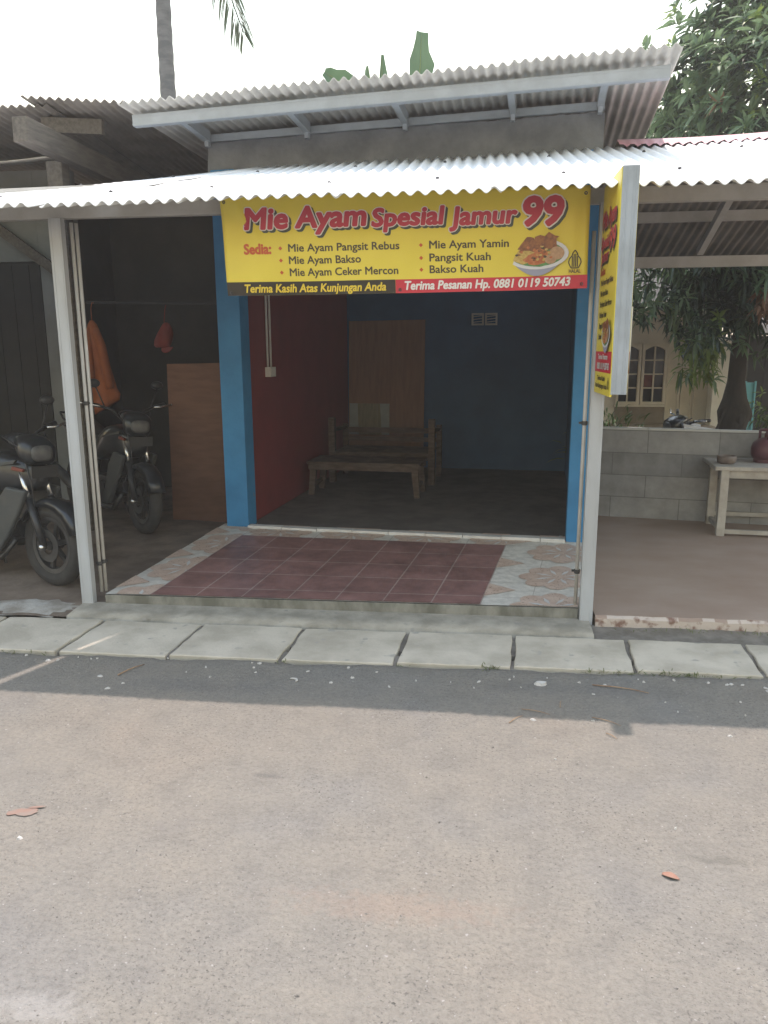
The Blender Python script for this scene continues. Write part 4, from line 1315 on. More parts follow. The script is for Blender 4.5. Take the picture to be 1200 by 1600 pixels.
# ------------------------------------------------------------------ motorbikes
def sring(x, zc, hz, hw, n=18, e=2.6, yo=0.0):
    out = []
    for k in range(n):
        a_ = 2 * math.pi * k / n
        c, s_ = math.cos(a_), math.sin(a_)
        out.append((x, yo + hw * math.copysign(abs(c) ** (2 / e), c), zc + hz * math.copysign(abs(s_) ** (2 / e), s_)))
    return out
def make_bike(label, loc, rz, panel, lean=0.0, steer=0.0, group="motorbikes parked around the shop", low=False):
    D = .14 if low else 0.0
    def dz(x): return -D * min(1, max(0, (-.02 - x) / .3))
    t = thing("motorbike", label, "motorbike", loc, rz, group)
    t.rotation_euler = (lean, 0, rz)
    sc_, ss_ = math.cos(steer), math.sin(steer)
    def steer_mb(mb):
        mb.v = [(.40 + (x - .40) * sc_ - y * ss_, (x - .40) * ss_ + y * sc_, z) for x, y, z in mb.v]
    def wheel(name, x, st):
        mb = MB()
        prof = [(.195, -.035), (.225, -.05), (.262, -.046), (.281, -.02), (.285, 0), (.281, .02), (.262, .046), (.225, .05), (.195, .035), (.190, 0), (.195, -.035)]
        mb.lathe(prof, (0, 0, 0), 40, axis='y')
        wv = part(mb, name, MT['tyre'], t, smooth=True)
        wv.location = (.40 + (x - .40) * sc_, (x - .40) * ss_, .285) if st else (x, 0, .285)
        wv.rotation_euler = (0, 0, st)
        mb = MB()
        mb.lathe([(.165, -.03), (.194, -.034), (.197, 0), (.194, .034), (.165, .03), (.165, -.03)], (0, 0, 0), 40, axis='y')
        for k in range(6):
            a_ = 2 * math.pi * k / 6 + .3
            mb.beam((.03 * math.cos(a_), 0, .03 * math.sin(a_)), (.172 * math.cos(a_), 0, .172 * math.sin(a_)), .03, .022, up=(0, 1, 0))
        mb.lathe([(.0, -.05), (.032, -.05), (.036, 0), (.032, .05), (.0, .05)], (0, 0, 0), 16, axis='y')
        part(mb, "rim", MT['alu'], wv)
        mb = MB(); mb.lathe([(.055, -.058), (.11, -.058), (.11, -.054), (.055, -.054), (.055, -.058)], (0, 0, 0), 28, axis='y'); part(mb, "brake_disc", MT['alu'], wv)
        return wv
    wheel("front_wheel", .63, steer); wheel("rear_wheel", -.62, 0)
    for sy in (-1, 1):
        mb = MB(); mb.tube([(.63, sy * .085, .285), (.495, sy * .085, .60)], .026, 12); steer_mb(mb); f = part(mb, "fork_leg", MT['black_plastic'], t, smooth=True)
        mb = MB(); mb.tube([(.497, sy * .085, .595), (.42, sy * .085, .78)], .017, 12); steer_mb(mb); part(mb, "fork_tube", MT['chrome'], f, smooth=True)
        mb = MB(); mb.tube([(.63, sy * .075, .285), (.63, sy * .12, .285)], .018, 10); steer_mb(mb); part(mb, "axle_nut", MT['chrome'], f, smooth=True)
    mb = MB()
    rings = []
    for k in range(9):
        a_ = lerp(R(20), R(150), k / 8)
        rr = .315
        cx, cz_ = .63 + rr * math.cos(a_), .285 + rr * math.sin(a_)
        nx_, nz_ = math.cos(a_), math.sin(a_)
        rings.append([(cx - nx_ * .045, -.075, cz_ - nz_ * .045), (cx, -.06, cz_), (cx + nx_ * .012, 0, cz_ + nz_ * .012), (cx, .06, cz_), (cx - nx_ * .045, .075, cz_ - nz_ * .045), (cx - nx_ * .04, .068, cz_ - nz_ * .04), (cx - nx_ * .008, 0, cz_ - nz_ * .008), (cx - nx_ * .04, -.068, cz_ - nz_ * .04)])
    mb.loft(rings); steer_mb(mb); part(mb, "front_fender", MT['black_paint'], t, smooth=True)
    # fairing with headlight nose
    mb = MB(); mb.loft([sring(.53, .74, .04, .05, e=3.5), sring(.48, .745, .10, .085, e=3.5), sring(.38, .75, .13, .115, e=3.5), sring(.24, .765, .145, .135, e=3.5), sring(.08, .755, .13, .13, e=3.5), sring(-.06, .69, .12, .12, e=3.5), sring(-.14, .65, .09, .11, e=3.5)])
    part(mb, "fairing", MT['black_paint'], t, smooth=True)
    mb = MB(); mb.loft([sring(.535, .915, .05, .085, e=3.2), sring(.55, .90, .052, .08, e=3.2), sring(.558, .89, .03, .05, e=3.2)]); steer_mb(mb); part(mb, "headlight", MT['lamp_glass'], t, smooth=True)
    mb = MB(); mb.loft([sring(.545, .90, .075, .105, e=3), sring(.48, .92, .095, .125, e=3), sring(.40, .955, .075, .10, e=3), sring(.35, .985, .03, .06, e=3)]); steer_mb(mb); part(mb, "headlight_cowl", MT['black_paint'], t, smooth=True)
    mb = MB(); mb.box((.562, -.10, .74), (.568, .10, .82)); steer_mb(mb); part(mb, "number_plate", MT['plate'], t)
    mb = MB(); mb.tube([(.36, -.16, 1.02), (.47, -.10, .93), (.50, -.06, .70), (.58, -.09, .36)], .006, 6); mb.tube([(.36, .16, 1.02), (.46, .12, .95), (.44, .10, .80), (.30, .08, .60)], .006, 6); steer_mb(mb); part(mb, "cable", MT['black_plastic'], t, smooth=True)
    for sy in (-1, 1):
        mb = MB()
        pl = [(.52, .66), (.44, .50), (.34, .34), (.24, .22), (.10, .20), (.20, .40), (.24, .56), (.34, .68)]
        mb.prism(pl, sy * .125, sy * .165); part(mb, "side_cowl", MT['grey_plastic'], t, bevel=.015)
        mb = MB(); mb.prism([(.47, .80), (.37, .815), (.36, .79), (.46, .78)], sy * .105, sy * .125); part(mb, "indicator", MT['amber'], t, bevel=.004)
        mb = MB(); mb.prism([(.42, .86), (.10, .80), (.08, .785), (.40, .835)], sy * .115, sy * .137)
        if low: mb.prism([(.46, .96), (.10, .90), (.12, .82), (.42, .86)], sy * .13, sy * .178)
        part(mb, "trim_stripe", panel if low else MT['grey_plastic'], t)
        mb = MB(); mb.prism([(x_, z_ + dz(x_)) for x_, z_ in ((-.20, .70), (-.50, .76), (-.78, .86), (-.72, .80), (-.42, .62), (-.22, .60))], sy * .10, sy * .125); part(mb, "side_panel", panel, t, bevel=.008)
    mb = MB(); mb.loft([sring(-.14, .66, .10, .115), sring(-.40, .70 + dz(-.4), .085, .115), sring(-.65, .775 + dz(-.65), .06, .095), sring(-.86, .875 + dz(-.86), .03, .05)]); part(mb, "tail", MT['black_paint'], t, smooth=True)
    mb = MB(); mb.loft([sring(.02, .80, .02, .08), sring(-.10, .775, .04, .12), sring(-.35, .80 + dz(-.35), .045, .13), sring(-.55, .865 + dz(-.55), .045, .12), sring(-.78, .925 + dz(-.78), .03, .08)]); part(mb, "seat", MT['seat_vinyl'], t, smooth=True)
    mb = MB(); mb.loft([sring(-.855, .868 - D, .022, .05), sring(-.885, .872 - D, .018, .04)]); part(mb, "tail_light", MT['amber'], t)
    mb = MB(); mb.tube([(x_, y_, z_ - D) for x_, y_, z_ in ((-.35, -.13, .80), (-.70, -.14, .90), (-.86, -.10, .95), (-.86, .10, .95), (-.70, .14, .90), (-.35, .13, .80))], .011, 8); part(mb, "grab_rail", MT['alu'], t, smooth=True)
    mb = MB(); mb.box((-.18, -.10, .20), (.12, .10, .44))
    for k in range(6): mb.lathe([(.055, 0), (.088, 0), (.088, .008), (.055, .008)], (.20, -.045 + k * .018, .35), 14, axis='y'); mb.lathe([(.0, -.13), (.09, -.13), (.10, -.10), (.10, .10), (.09, .13), (.0, .13)], (.02, 0, .30), 20, axis='y')
    mb.tube([(.18, 0, .33), (.32, 0, .37)], .065, 14); part(mb, "engine", MT['alu'], t, bevel=.012)
    mb = MB(); mb.tube([(.30, -.06, .30), (.20, -.09, .17), (-.2, -.12, .18), (-.42, -.15, .27)], .022, 10); mb.tube([(-.40, -.155, .27), (-.50, -.16, .31), (-.86, -.165, .43)], [.03, .05, .045], 14); part(mb, "exhaust", MT['alu'], t, smooth=True)
    mb = MB(); mb.beam((-.12, .11, .34), (-.64, .11, .285), .025, .05); mb.beam((-.12, -.11, .34), (-.64, -.11, .285), .025, .05); part(mb, "swingarm", MT['black_plastic'], t)
    for sy in (-1, 1):
        mb = MB(); mb.tube([(-.60, sy * .12, .32), (-.45, sy * .12, .66)], .024, 10); part(mb, "shock_absorber", MT['alu'], t, smooth=True)
    mb = MB(); mb.tube([(.36, -.03, .93), (.36, -.15, 1.03), (.32, -.25, 1.065)], .012, 8); mb.tube([(.36, .03, .93), (.36, .15, 1.03), (.32, .25, 1.065)], .012, 8); mb.loft([sring(.32, 1.0, .03, .08), sring(.40, .97, .05, .09)]); steer_mb(mb); hb = part(mb, "handlebar", MT['black_plastic'], t, smooth=True)
    hb.location = (0, 0, -.06) if low else (-.05, 0, .0)
    for sy in (-1, 1):
        mb = MB(); mb.tube([(.325, sy * .24, 1.062), (.27, sy * .36, 1.085)], .017, 10); steer_mb(mb); part(mb, "grip", MT['black_plastic'], hb, smooth=True)
        mb = MB(); mb.tube([(.37, sy * .22, 1.06), (.385, sy * .28, 1.065), (.335, sy * .40, 1.085)], .009, 8); mb.lathe([(.0, -.013), (.013, 0), (0, .013)], (.335, sy * .40, 1.085), 8); steer_mb(mb); part(mb, "brake_lever", MT['chrome'], hb, smooth=True)
        if low: continue
        mb = MB(); mb.tube([(.34, sy * .20, 1.05), (.32, sy * .27, 1.22)], .006, 8)
        mb.loft([[(.30 + dx, sy * .28 + .058 * sc_ * math.cos(q), 1.25 + .038 * sc_ * math.sin(q)) for q in [2 * math.pi * k / 16 for k in range(16)]] for dx, sc_ in ((-.008, .92), (-.004, 1), (.02, .85), (.03, .3))])
        steer_mb(mb); part(mb, "mirror", MT['black_plastic'], hb, smooth=True)
    mb = MB(); mb.tube([(-.05, .12, .22), (-.12, .24, .015), (-.02, .26, .012)], .011, 8); part(mb, "side_stand", MT['black_plastic'], t, smooth=True)
    return t
rzA = R(-14)
make_bike("black motorbike at the left photo edge, its front wheel right behind the left white post", (-2.82 - .40 * math.cos(rzA) - .23 * math.cos(rzA + R(-10)), 4.76 - .40 * math.sin(rzA) - .23 * math.sin(rzA + R(-10)), .018), rzA, MT['black_paint'], R(-3), R(-10))
rzB = R(-38)
make_bike("dark motorbike standing deeper in the carport beneath the orange jacket", (-2.76 - .63 * math.cos(rzB), 6.12 - .63 * math.sin(rzB), .062), rzB, MT['black_paint'], R(-4), R(-6))
make_bike("low motorbike with a white fairing panel, only its top showing over the block wall", (2.57, 8.68, GY), R(192), MT['white_panel'], R(-4), low=True)

# ------------------------------------------------------------------ plants
def leaf_verts(mb, p, d, length, width, mi, rnd, droop=.3, side=None, seg=2):
    d = d.normalized()
    up = Vector((0, 0, 1))
    r_ = d.cross(up)
    if r_.length < .05: r_ = Vector((1, 0, 0))
    r_.normalize()
    tw = rnd.uniform(-.7, .7)
    n_ = r_.cross(d)
    r_ = (r_ * math.cos(tw) + n_ * math.sin(tw)).normalized()
    n_ = r_.cross(d).normalized()
    prof = [(.0, .12), (.35, 1.0), (.7, .75), (1.0, .0)]
    o = len(mb.v)
    for t, w_ in prof:
        c = p + d * (length * t) - up * (droop * length * t * t)
        h = width * .5 * w_
        fold = n_ * (h * .45)
        if w_ == 0.0:
            mb.v.append(tuple(c))
        else:
            mb.v += [tuple(c - r_ * h + fold), tuple(c), tuple(c + r_ * h + fold)]
    fs = [(0, 1, 4, 3), (1, 2, 5, 4), (3, 4, 7, 6), (4, 5, 8, 7), (6, 7, 9), (7, 8, 9)]
    for f in fs:
        mb.f.append(tuple(o + i for i in f)); mb.mi.append(mi)

def rosette(mb, p, axis, rnd, n=9, L=.19, Wd=.045, mi=0, droop=.28):
    axis = axis.normalized()
    a = axis.cross(Vector((0, 0, 1)))
    if a.length < .1: a = Vector((1, 0, 0))
    a.normalize()
    b_ = axis.cross(a)
    for k in range(n):
        t = 2 * math.pi * (k + rnd.uniform(-.3, .3)) / n
        sp_ = rnd.uniform(.55, 1.3)
        d = axis * .55 + (a * math.cos(t) + b_ * math.sin(t)) * sp_
        leaf_verts(mb, p - axis * rnd.uniform(0, .10), d, L * rnd.uniform(.7, 1.2), Wd * rnd.uniform(.8, 1.15), mi, rnd, droop * rnd.uniform(.4, 1.4))

def lump(p, q): return .5 + .5 * math.sin(p.x * 2.1 + q) * math.sin(p.y * 2.4 + 1.3 * q) * math.sin(p.z * 2.3 + .7 * q)

# mango tree behind the block wall
TR = thing("mango_tree", "large mango tree with a swollen dark trunk behind the grey block wall", "tree", (3.03, 9.5, GY))
mb = MB()
TZ = -.04 - GY
pts = [(0, 0, -.05), (0, 0, .35), (.0, 0, .72), (.01, 0, .90), (.0, 0, 1.05), (.0, 0, 1.25), (.0, 0, 1.6), (.03, 0, 2.1), (.05, .02, 2.6)]
rad = [.18, .14, .155, .19, .135, .098, .088, .098, .105]
pts = [(p[0], p[1], p[2] + (TZ if p[2] > 0 else 0)) for p in pts]
mb.tube(pts, rad, 20)
for c, r_ in (((.13, -.03, .86), .075), ((-.12, -.04, .88), .07), ((.03, -.13, .84), .07)):
    mb.loft([[(c[0] + r_ * math.sin(a_) * math.cos(q), c[1] + r_ * math.sin(a_) * math.sin(q), c[2] + TZ + r_ * 1.25 * math.cos(a_)) for q in [2 * math.pi * k / 12 for k in range(12)]] for a_ in (.05, .5, 1.0, 1.57, 2.1, 2.6, 3.09)])
part(mb, "trunk", MT['bark'], TR, smooth=True)
rnd = random.Random(31)
limbs = []
for k in range(11):
    a_ = 2 * math.pi * k / 11 + rnd.uniform(-.2, .2)
    el = rnd.uniform(.15, 1.2)
    l = rnd.uniform(1.2, 2.2)
    d = Vector((math.cos(a_) * math.cos(el), math.sin(a_) * math.cos(el), math.sin(el)))
    p0 = Vector((.04, 0, rnd.uniform(1.75, 2.6)))
    p1 = p0 + d * l * .5 + Vector((0, 0, .1)); p2 = p0 + d * l + Vector((0, 0, .15))
    limbs.append((p0, p1, p2))
    for q in range(3):
        d2 = (d + Vector((rnd.uniform(-.7, .7), rnd.uniform(-.7, .7), rnd.uniform(-.2, .7)))).normalized()
        limbs.append((p1, p1 + d2 * .5, p1 + d2 * rnd.uniform(.8, 1.2)))
mb = MB()
for k, (p0, p1, p2) in enumerate(limbs):
    r0 = .055 if k % 4 == 0 else .026
    mb.tube([p0, p1, p2], [r0, r0 * .65, r0 * .3], 8)
part(mb, "limb", MT['bark'], TR, smooth=True)
crown = MB()
C0 = Vector((.75, .15, 3.75))
RX, RY, RZ = 2.05, 1.75, 2.35
cnt = 0
tries = 0
while cnt < 3300 and tries < 80000:
    tries += 1
    d = Vector((rnd.gauss(0, 1), rnd.gauss(0, 1), rnd.gauss(0, 1))).normalized()
    rr = rnd.uniform(.35, 1.0) ** .5
    p = C0 + Vector((d.x * RX, d.y * RY, d.z * RZ)) * rr
    if p.z < 1.45 + .25 * math.sin(p.x * 3.7) or lump(p, 1.0) < (.36 if p.z < 3 else .24):
        continue
    q = rnd.random()
    mi = 1 if (q < .35 or p.z < 2.4) else (2 if q > .955 else 0)  # every low leaf takes the dark green, painting in the crown's shade
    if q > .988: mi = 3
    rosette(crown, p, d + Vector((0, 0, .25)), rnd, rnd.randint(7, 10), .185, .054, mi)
    cnt += 1
# outer sprays that break the outline
for k in range(420):
    d = Vector((rnd.gauss(0, 1), rnd.gauss(0, 1) - .3, rnd.gauss(0, 1))).normalized()
    p = C0 + Vector((d.x * RX, d.y * RY, d.z * RZ)) * rnd.uniform(.98, 1.12)
    if p.z < 1.5: continue
    rosette(crown, p, d + Vector((0, 0, .3)), rnd, rnd.randint(6, 9), .19, .045, 0 if rnd.random() < .8 else 2)
# low foliage left of the trunk, in front of the house
for k in range(240):
    p = Vector((rnd.uniform(-1.75, .9), rnd.uniform(-1.1, .3), rnd.uniform(1.62, 2.75)))
    if p.z < 1.75 + .2 * math.sin(p.x * 5 + 1): continue
    rosette(crown, p, Vector((rnd.uniform(-1, 1), -1, rnd.uniform(-.6, .5))), rnd, 8, .19, .047, (1 if rnd.random() < .55 else (0 if rnd.random() < .8 else 2)))
# hanging lighter branch and bronze young leaves
for k in range(34):
    p = Vector((rnd.uniform(-.74, -.40), rnd.uniform(-.7, -.35), rnd.uniform(1.28, 1.70)))
    rosette(crown, p, Vector((rnd.uniform(-1, 1), -.7, rnd.uniform(-.6, .5))), rnd, 7, .165, .042, 2 if rnd.random() < .55 else 0, droop=.45)
for k in range(9):
    p = Vector((rnd.uniform(-.20, .14), rnd.uniform(-1.1, -.9), rnd.uniform(1.92, 2.22)))
    rosette(crown, p, Vector((rnd.uniform(-.4, .4), -.3, -1)), rnd, 7, .17, .045, 3, droop=.6)
for k in range(7):
    p = Vector((rnd.uniform(.35, .75), rnd.uniform(-1.1, -.9), rnd.uniform(1.85, 2.3)))
    rosette(crown, p, Vector((rnd.uniform(-.4, .4), -.3, -1)), rnd, 7, .17, .045, 3 if k % 2 else 2, droop=.6)
crown.v = [(q[0], q[1], q[2] + TZ) for q in crown.v]
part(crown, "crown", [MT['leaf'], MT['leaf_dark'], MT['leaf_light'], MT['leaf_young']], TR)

# bush beside the sign post, in front of the house
t = thing("bush", "feathery green bush beyond the block wall, just right of the white post", "bush", (1.62, 9.4, GY))
mb = MB()
for k in range(420):
    a_ = rnd.uniform(0, 6.28)
    el = rnd.uniform(.3, 1.4)
    d = Vector((math.cos(a_) * math.cos(el), math.sin(a_) * math.cos(el), math.sin(el)))
    p = Vector((rnd.uniform(-.12, .12), rnd.uniform(-.12, .12), .3)) + d * rnd.uniform(.1, .72)
    leaf_verts(mb, p, d + Vector((rnd.uniform(-.4, .4), rnd.uniform(-.4, .4), 0)), rnd.uniform(.16, .30), .022, 0, rnd, .5)
part(mb, "foliage", [MT['leaf_bush']], t)
mb = MB()
for k in range(7): mb.tube([(0, 0, 0), (rnd.uniform(-.15, .15), rnd.uniform(-.15, .15), .4), (rnd.uniform(-.35, .35), rnd.uniform(-.3, .3), .8)], [.015, .01, .004], 6)
part(mb, "stem", MT['bark'], t)
# small yellow-green shrub right of the mango trunk
t = thing("garden_shrub", "yellow-green leafy shrub by the turquoise gate, right of the mango trunk", "shrub", (3.95, 10.6, GY))
mb = MB()
for k in range(60):
    a_ = rnd.uniform(0, 6.28)
    d = Vector((math.cos(a_), math.sin(a_), rnd.uniform(-.1, .6)))
    p = Vector((0, 0, rnd.uniform(.5, 1.0))) + d * rnd.uniform(.1, .42)
    rosette(mb, p, d, rnd, 6, .12, .03, 0 if rnd.random() < .6 else 1, .4)
part(mb, "foliage", [MT['leaf_light'], MT['leaf_bush']], t)
mb = MB()
for k in range(5): mb.tube([(0, 0, 0), (rnd.uniform(-.1, .1), rnd.uniform(-.1, .1), .5), (rnd.uniform(-.35, .35), rnd.uniform(-.3, .3), .9)], [.014, .01, .004], 6)
part(mb, "stem", MT['bark'], t)
# tree top peeping over the left roof
t = thing("distant_tree", "bit of green treetop over the far left corrugated roof", "tree", (-7.7, 12.4, GY))
mb = MB(); mb.tube([(0, 0, 0), (.1, 0, 2.2), (0, 0, 4.4)], [.12, .1, .06], 10); part(mb, "trunk", MT['bark'], t, smooth=True)
mb = MB()
for k in range(260):
    d = Vector((rnd.gauss(0, 1), rnd.gauss(0, 1), rnd.gauss(0, 1))).normalized()
    rosette(mb, Vector((0, 0, 4.6)) + Vector((d.x * .8, d.y * .8, d.z * .85)) * rnd.uniform(.5, 1), d, rnd, 7, .22, .06, 0)
part(mb, "crown", [MT['leaf_bush']], t)

# coconut palm
PT = thing("coconut_palm", "tall grey coconut palm trunk with a drooping frond above the roofs", "palm tree", (-4.28, 11.0, GY))
mb = MB()
n = 70
pts, rad = [], []
for k in range(n + 1):
    z = lerp(0, 8.4, k / n)
    pts.append((.012 * z + .02 * math.sin(z * .7), 0, z))
    rad.append(lerp(.125, .088, k / n) + (.006 if k % 2 else -.002))
mb.tube(pts, rad, 18); part(mb, "trunk", MT['palm_bark'], PT, smooth=True)
def frond(path, L, seed, par, hang=1.0, nl=46):
    rn = random.Random(seed)
    mb = MB()
    P = [Vector(p) for p in path]
    def at(t):
        k = min(int(t * (len(P) - 1)), len(P) - 2)
        f = t * (len(P) - 1) - k
        a0 = P[max(k - 1, 0)]; a3 = P[min(k + 2, len(P) - 1)]
        p1, p2 = P[k], P[k + 1]
        return .5 * ((2 * p1) + (p2 - a0) * f + (2 * a0 - 5 * p1 + 4 * p2 - a3) * f * f + (3 * p1 - a0 - 3 * p2 + a3) * f ** 3)
    ts = [k / 24 for k in range(25)]
    mb.tube([at(t_) for t_ in ts], [lerp(.03, .006, t_) for t_ in ts], 6)
    for k in range(nl):
        t_ = lerp(.12, 1.0, k / (nl - 1))
        p = at(t_)
        d = (at(min(1, t_ + .02)) - at(t_ - .02)).normalized()
        s_ = d.cross(Vector((0, 1, .2))).normalized()
        for sg in (-1, 1):
            dd = (d * .75 + s_ * sg * .55 + Vector((0, rn.uniform(-.35, .35), -.35 * hang))).normalized()
            ll = L * math.sin(math.pi * (.12 + .80 * t_)) ** .7 * rn.uniform(.85, 1.1)
            leaf_verts(mb, p, dd, ll, .026, 0, rn, .35 * hang)
    return part(mb, "frond", MT['palm_leaf'], par)
top = Vector((.12, 0, 8.35))
frond([top, (.45, -.05, 8.45), (.75, -.1, 7.9), (.86, -.1, 7.0), (.98, -.1, 6.35), (1.17, -.1, 5.80)], .60, 1, PT, 1.0, 84)
for k in range(9):
    a_ = 2 * math.pi * k / 9 + .6
    d = Vector((math.cos(a_), math.sin(a_), 0))
    if d.y < -.4 and abs(d.x) < .6: d.y = -.2
    frond([top, top + d * .9 + Vector((0, 0, .75)), top + d * 2.0 + Vector((0, 0, .75)), top + d * 2.9 + Vector((0, 0, .0))], .6, 10 + k, PT, .7, 36)
mb = MB()
for k in range(6):
    a_ = k * 1.05
    c = Vector((.12 + .17 * math.cos(a_), .17 * math.sin(a_), 8.15))
    mb.loft([[(c.x + .11 * math.sin(u_) * math.cos(q), c.y + .11 * math.sin(u_) * math.sin(q), c.z + .13 * math.cos(u_)) for q in [2 * math.pi * j / 12 for j in range(12)]] for u_ in (.05, .5, 1.0, 1.57, 2.1, 2.6, 3.09)])
part(mb, "coconuts", MT['leaf_light'], PT, smooth=True)

# banana plant behind the shop
BP = thing("banana_plant", "banana plant with upright green leaves showing above the shop roof", "banana plant", (-1.15, 10.7, GY))
def bpx(x, z): return Vector((x * 1.126 + 1.15, 0, 1.6 - GY + (z - 1.6) * 1.126))
def blade(path, widths, fold, yoff, twist=0.0, ragged=0):
    P = [Vector(p) + Vector((0, yoff, 0)) for p in path]
    mb = MB(); n = len(P)
    rn = random.Random(int(abs(yoff) * 1000) + 5)
    for i, p in enumerate(P):
        d = (P[min(i + 1, n - 1)] - P[max(i - 1, 0)]).normalized()
        r_ = d.cross(Vector((math.sin(twist), -math.cos(twist), 0)))
        r_.normalize()
        f = r_.cross(d)
        w_ = widths[i]
        wl, wr = w_ * rn.uniform(.78, 1.08), w_ * rn.uniform(.78, 1.08)
        mb.v += [tuple(p - r_ * wl + f * wl * fold), tuple(p - r_ * wl * .5 + f * wl * fold * .35), tuple(p), tuple(p + r_ * wr * .5 + f * wr * fold * .35), tuple(p + r_ * wr + f * wr * fold)]
    for i in range(n - 1):
        for j in range(4):
            q = i * 5 + j
            mb.f.append((q, q + 1, q + 6, q + 5)); mb.mi.append(0)
    o = part(mb, "leaf", MT['banana'], BP, smooth=True)
    mb = MB(); mb.tube([p + Vector((0, .004, 0)) for p in P], [lerp(.022, .004, i / (n - 1)) for i in range(n)], 8); c_ = part(mb, "midrib", MT['leaf_light'], o, smooth=True)
def path(pts, n=16):
    P = [Vector(p) for p in pts]
    out = []
    for i in range(n + 1):
        t = i / n * (len(P) - 1); k = min(int(t), len(P) - 2); f = t - k
        a0 = P[max(k - 1, 0)]; a3 = P[min(k + 2, len(P) - 1)]; p1, p2 = P[k], P[k + 1]
        out.append(.5 * ((2 * p1) + (p2 - a0) * f + (2 * a0 - 5 * p1 + 4 * p2 - a3) * f * f + (3 * p1 - a0 - 3 * p2 + a3) * f ** 3))
    return out
base = Vector((.0, 0, 2.9))
def widths(n, w_, tip=.25): return [w_ * (min(1, .12 + 2.2 * (i / n)) if i < n * .45 else 1) * (1 if i < n * .8 else max(tip, 1 - (i / n - .8) * 3.6)) for i in range(n + 1)]
blade(path([base, bpx(-.80, 3.7), bpx(-.70, 4.4), bpx(-.665, 5.03)]), widths(16, .17, .45), .35, -.10, .5)
blade(path([base, bpx(-1.25, 3.8), bpx(-1.45, 4.45), bpx(-1.80, 4.74)]), widths(16, .17, .3), .5, .12, -.4)
blade(path([base, bpx(-1.08, 3.8), bpx(-1.12, 4.4), bpx(-1.12, 4.86)]), widths(16, .09, .3), .5, .02, .9)
blade(path([base, bpx(-1.15, 3.8), bpx(-1.22, 4.4), bpx(-1.27, 4.73)]), widths(16, .08, .2), .7, -.06, -.9)
mb = MB(); mb.tube([(0, 0, -.02), (.02, 0, 1.5), (0, 0, 3.1)], [.13, .11, .06], 14); part(mb, "trunk", MT['leaf_light'], BP, smooth=True)

# ------------------------------------------------------------------ house and things beyond the block wall
HS = thing("cream_house", "cream house with gridded arched windows and double door behind the mango tree", "house", (2.5, 12.1, GY))
def hp(mb, name, m_, par=None, **k):
    o = mb.build(name, m_, par or HS, **k)
    if par is None: o.location = (-2.5, -12.1, -GY)
    return o
WY = 12.1
mb = MB()
WX = [(2.16, 2.43), (2.52, 2.81)]
z0, z1 = .80, 1.62
mb.box((-2.5, WY, GY), (2.12, WY + .15, 2.35)); mb.box((2.12, WY, 1.66), (2.85, WY + .15, 2.35)); mb.box((2.85, WY, 1.75), (3.50, WY + .15, 2.35)); mb.box((3.28, WY, GY), (3.50, WY + .15, 1.75))
mb.box((-2.5, 15.5, GY), (3.5, 15.65, 3.1)); mb.box((3.36, WY + .151, GY), (3.5, 15.499, 2.3)); mb.box((-2.5, WY + .151, GY), (-2.36, 15.499, 2.3)); hp(mb, "wall", MT['cream'])
mb = MB(); mb.box((2.12, WY - .012, .45), (2.85, WY + .13, .76)); hp(mb, "tiled_dado", MT['house_tile'])
for x0, x1 in WX:
    mb = MB()
    mb.box((x0 - .04, WY - .03, z0 - .04), (x0, WY + .08, z1 + .04)); mb.box((x1, WY - .03, z0 - .04), (x1 + .04, WY + .08, z1 + .04))
    mb.box((x0, WY - .03, z0 - .04), (x1, WY + .08, z0)); 
    # arched head
    n = 10
    arc = [(lerp(x0, x1, k / n), z1 - .06 + .06 * math.sin(math.pi * k / n)) for k in range(n + 1)]
    mb.prism([(x0, z1 + .04)] + arc + [(x1, z1 + .04)], WY - .03, WY + .08)
    xm = (x0 + x1) / 2
    mb.box((xm - .01, WY - .01, z0), (xm + .01, WY + .02, z1 - .005))
    for k in (1, 2, 3): 
        z = lerp(z0, z1, k / 4)
        mb.box((x0, WY - .008, z - .009), (xm - .0105, WY + .018, z + .009)); mb.box((xm + .0105, WY - .008, z - .009), (x1, WY + .018, z + .009))
    fr = hp(mb, "window", MT['cream_wood'])
    mb = MB(); mb.box((x0, WY + .03, z0), (x1, WY + .036, z1)); o = mb.build("pane", MT['glass_dark'], fr)
mb = MB(); mb.box((2.54, WY + .022, 1.02), (2.66, WY + .028, 1.21)); hp(mb, "curtain", MT['curtain'])
mb = MB(); mb.box((2.10, WY - .05, z0 - .075), (2.87, WY + .02, z0 - .042)); hp(mb, "window_sill", MT['cream_wood'])
for x0, x1 in ((2.885, 3.065), (3.075, 3.255)):
    mb = MB(); mb.box((x0, WY + .02, .50), (x1, WY + .06, 1.72)); 
    mb.box((x0, WY + .008, .50), (x0 + .035, WY + .02, 1.72)); mb.box((x1 - .035, WY + .008, .50), (x1, WY + .02, 1.72))
    for z in (.50, 1.02, 1.68): mb.box((x0 + .035, WY + .008, z), (x1 - .035, WY + .02, z + .04))
    hp(mb, "door_leaf", MT['cream_wood'])
mb = MB(); mb.box((2.86, WY - .02, .47), (3.28, WY + .06, .50)); mb.box((2.856, WY - .02, .50), (2.884, WY + .06, 1.74)); mb.box((3.256, WY - .02, .50), (3.279, WY + .06, 1.74)); mb.box((2.852, WY - .018, 1.705), (3.278, WY + .14, 1.765)); hp(mb, "door_frame", MT['cream_wood'])
mb = MB(); mb.box((-2.5, 11.25, .40), (3.49, WY - .001, .47)); hp(mb, "porch_floor", MT['porch'])
mb = MB(); mb.box((-2.5, 11.3, GY), (3.46, 11.4, .399)); hp(mb, "porch_front", MT['house_tile'])
mb = MB(); mb.box((3.46, 11.85, GY), (3.70, 12.09, 1.75)); hp(mb, "side_pier", MT['sunlit_cream'])
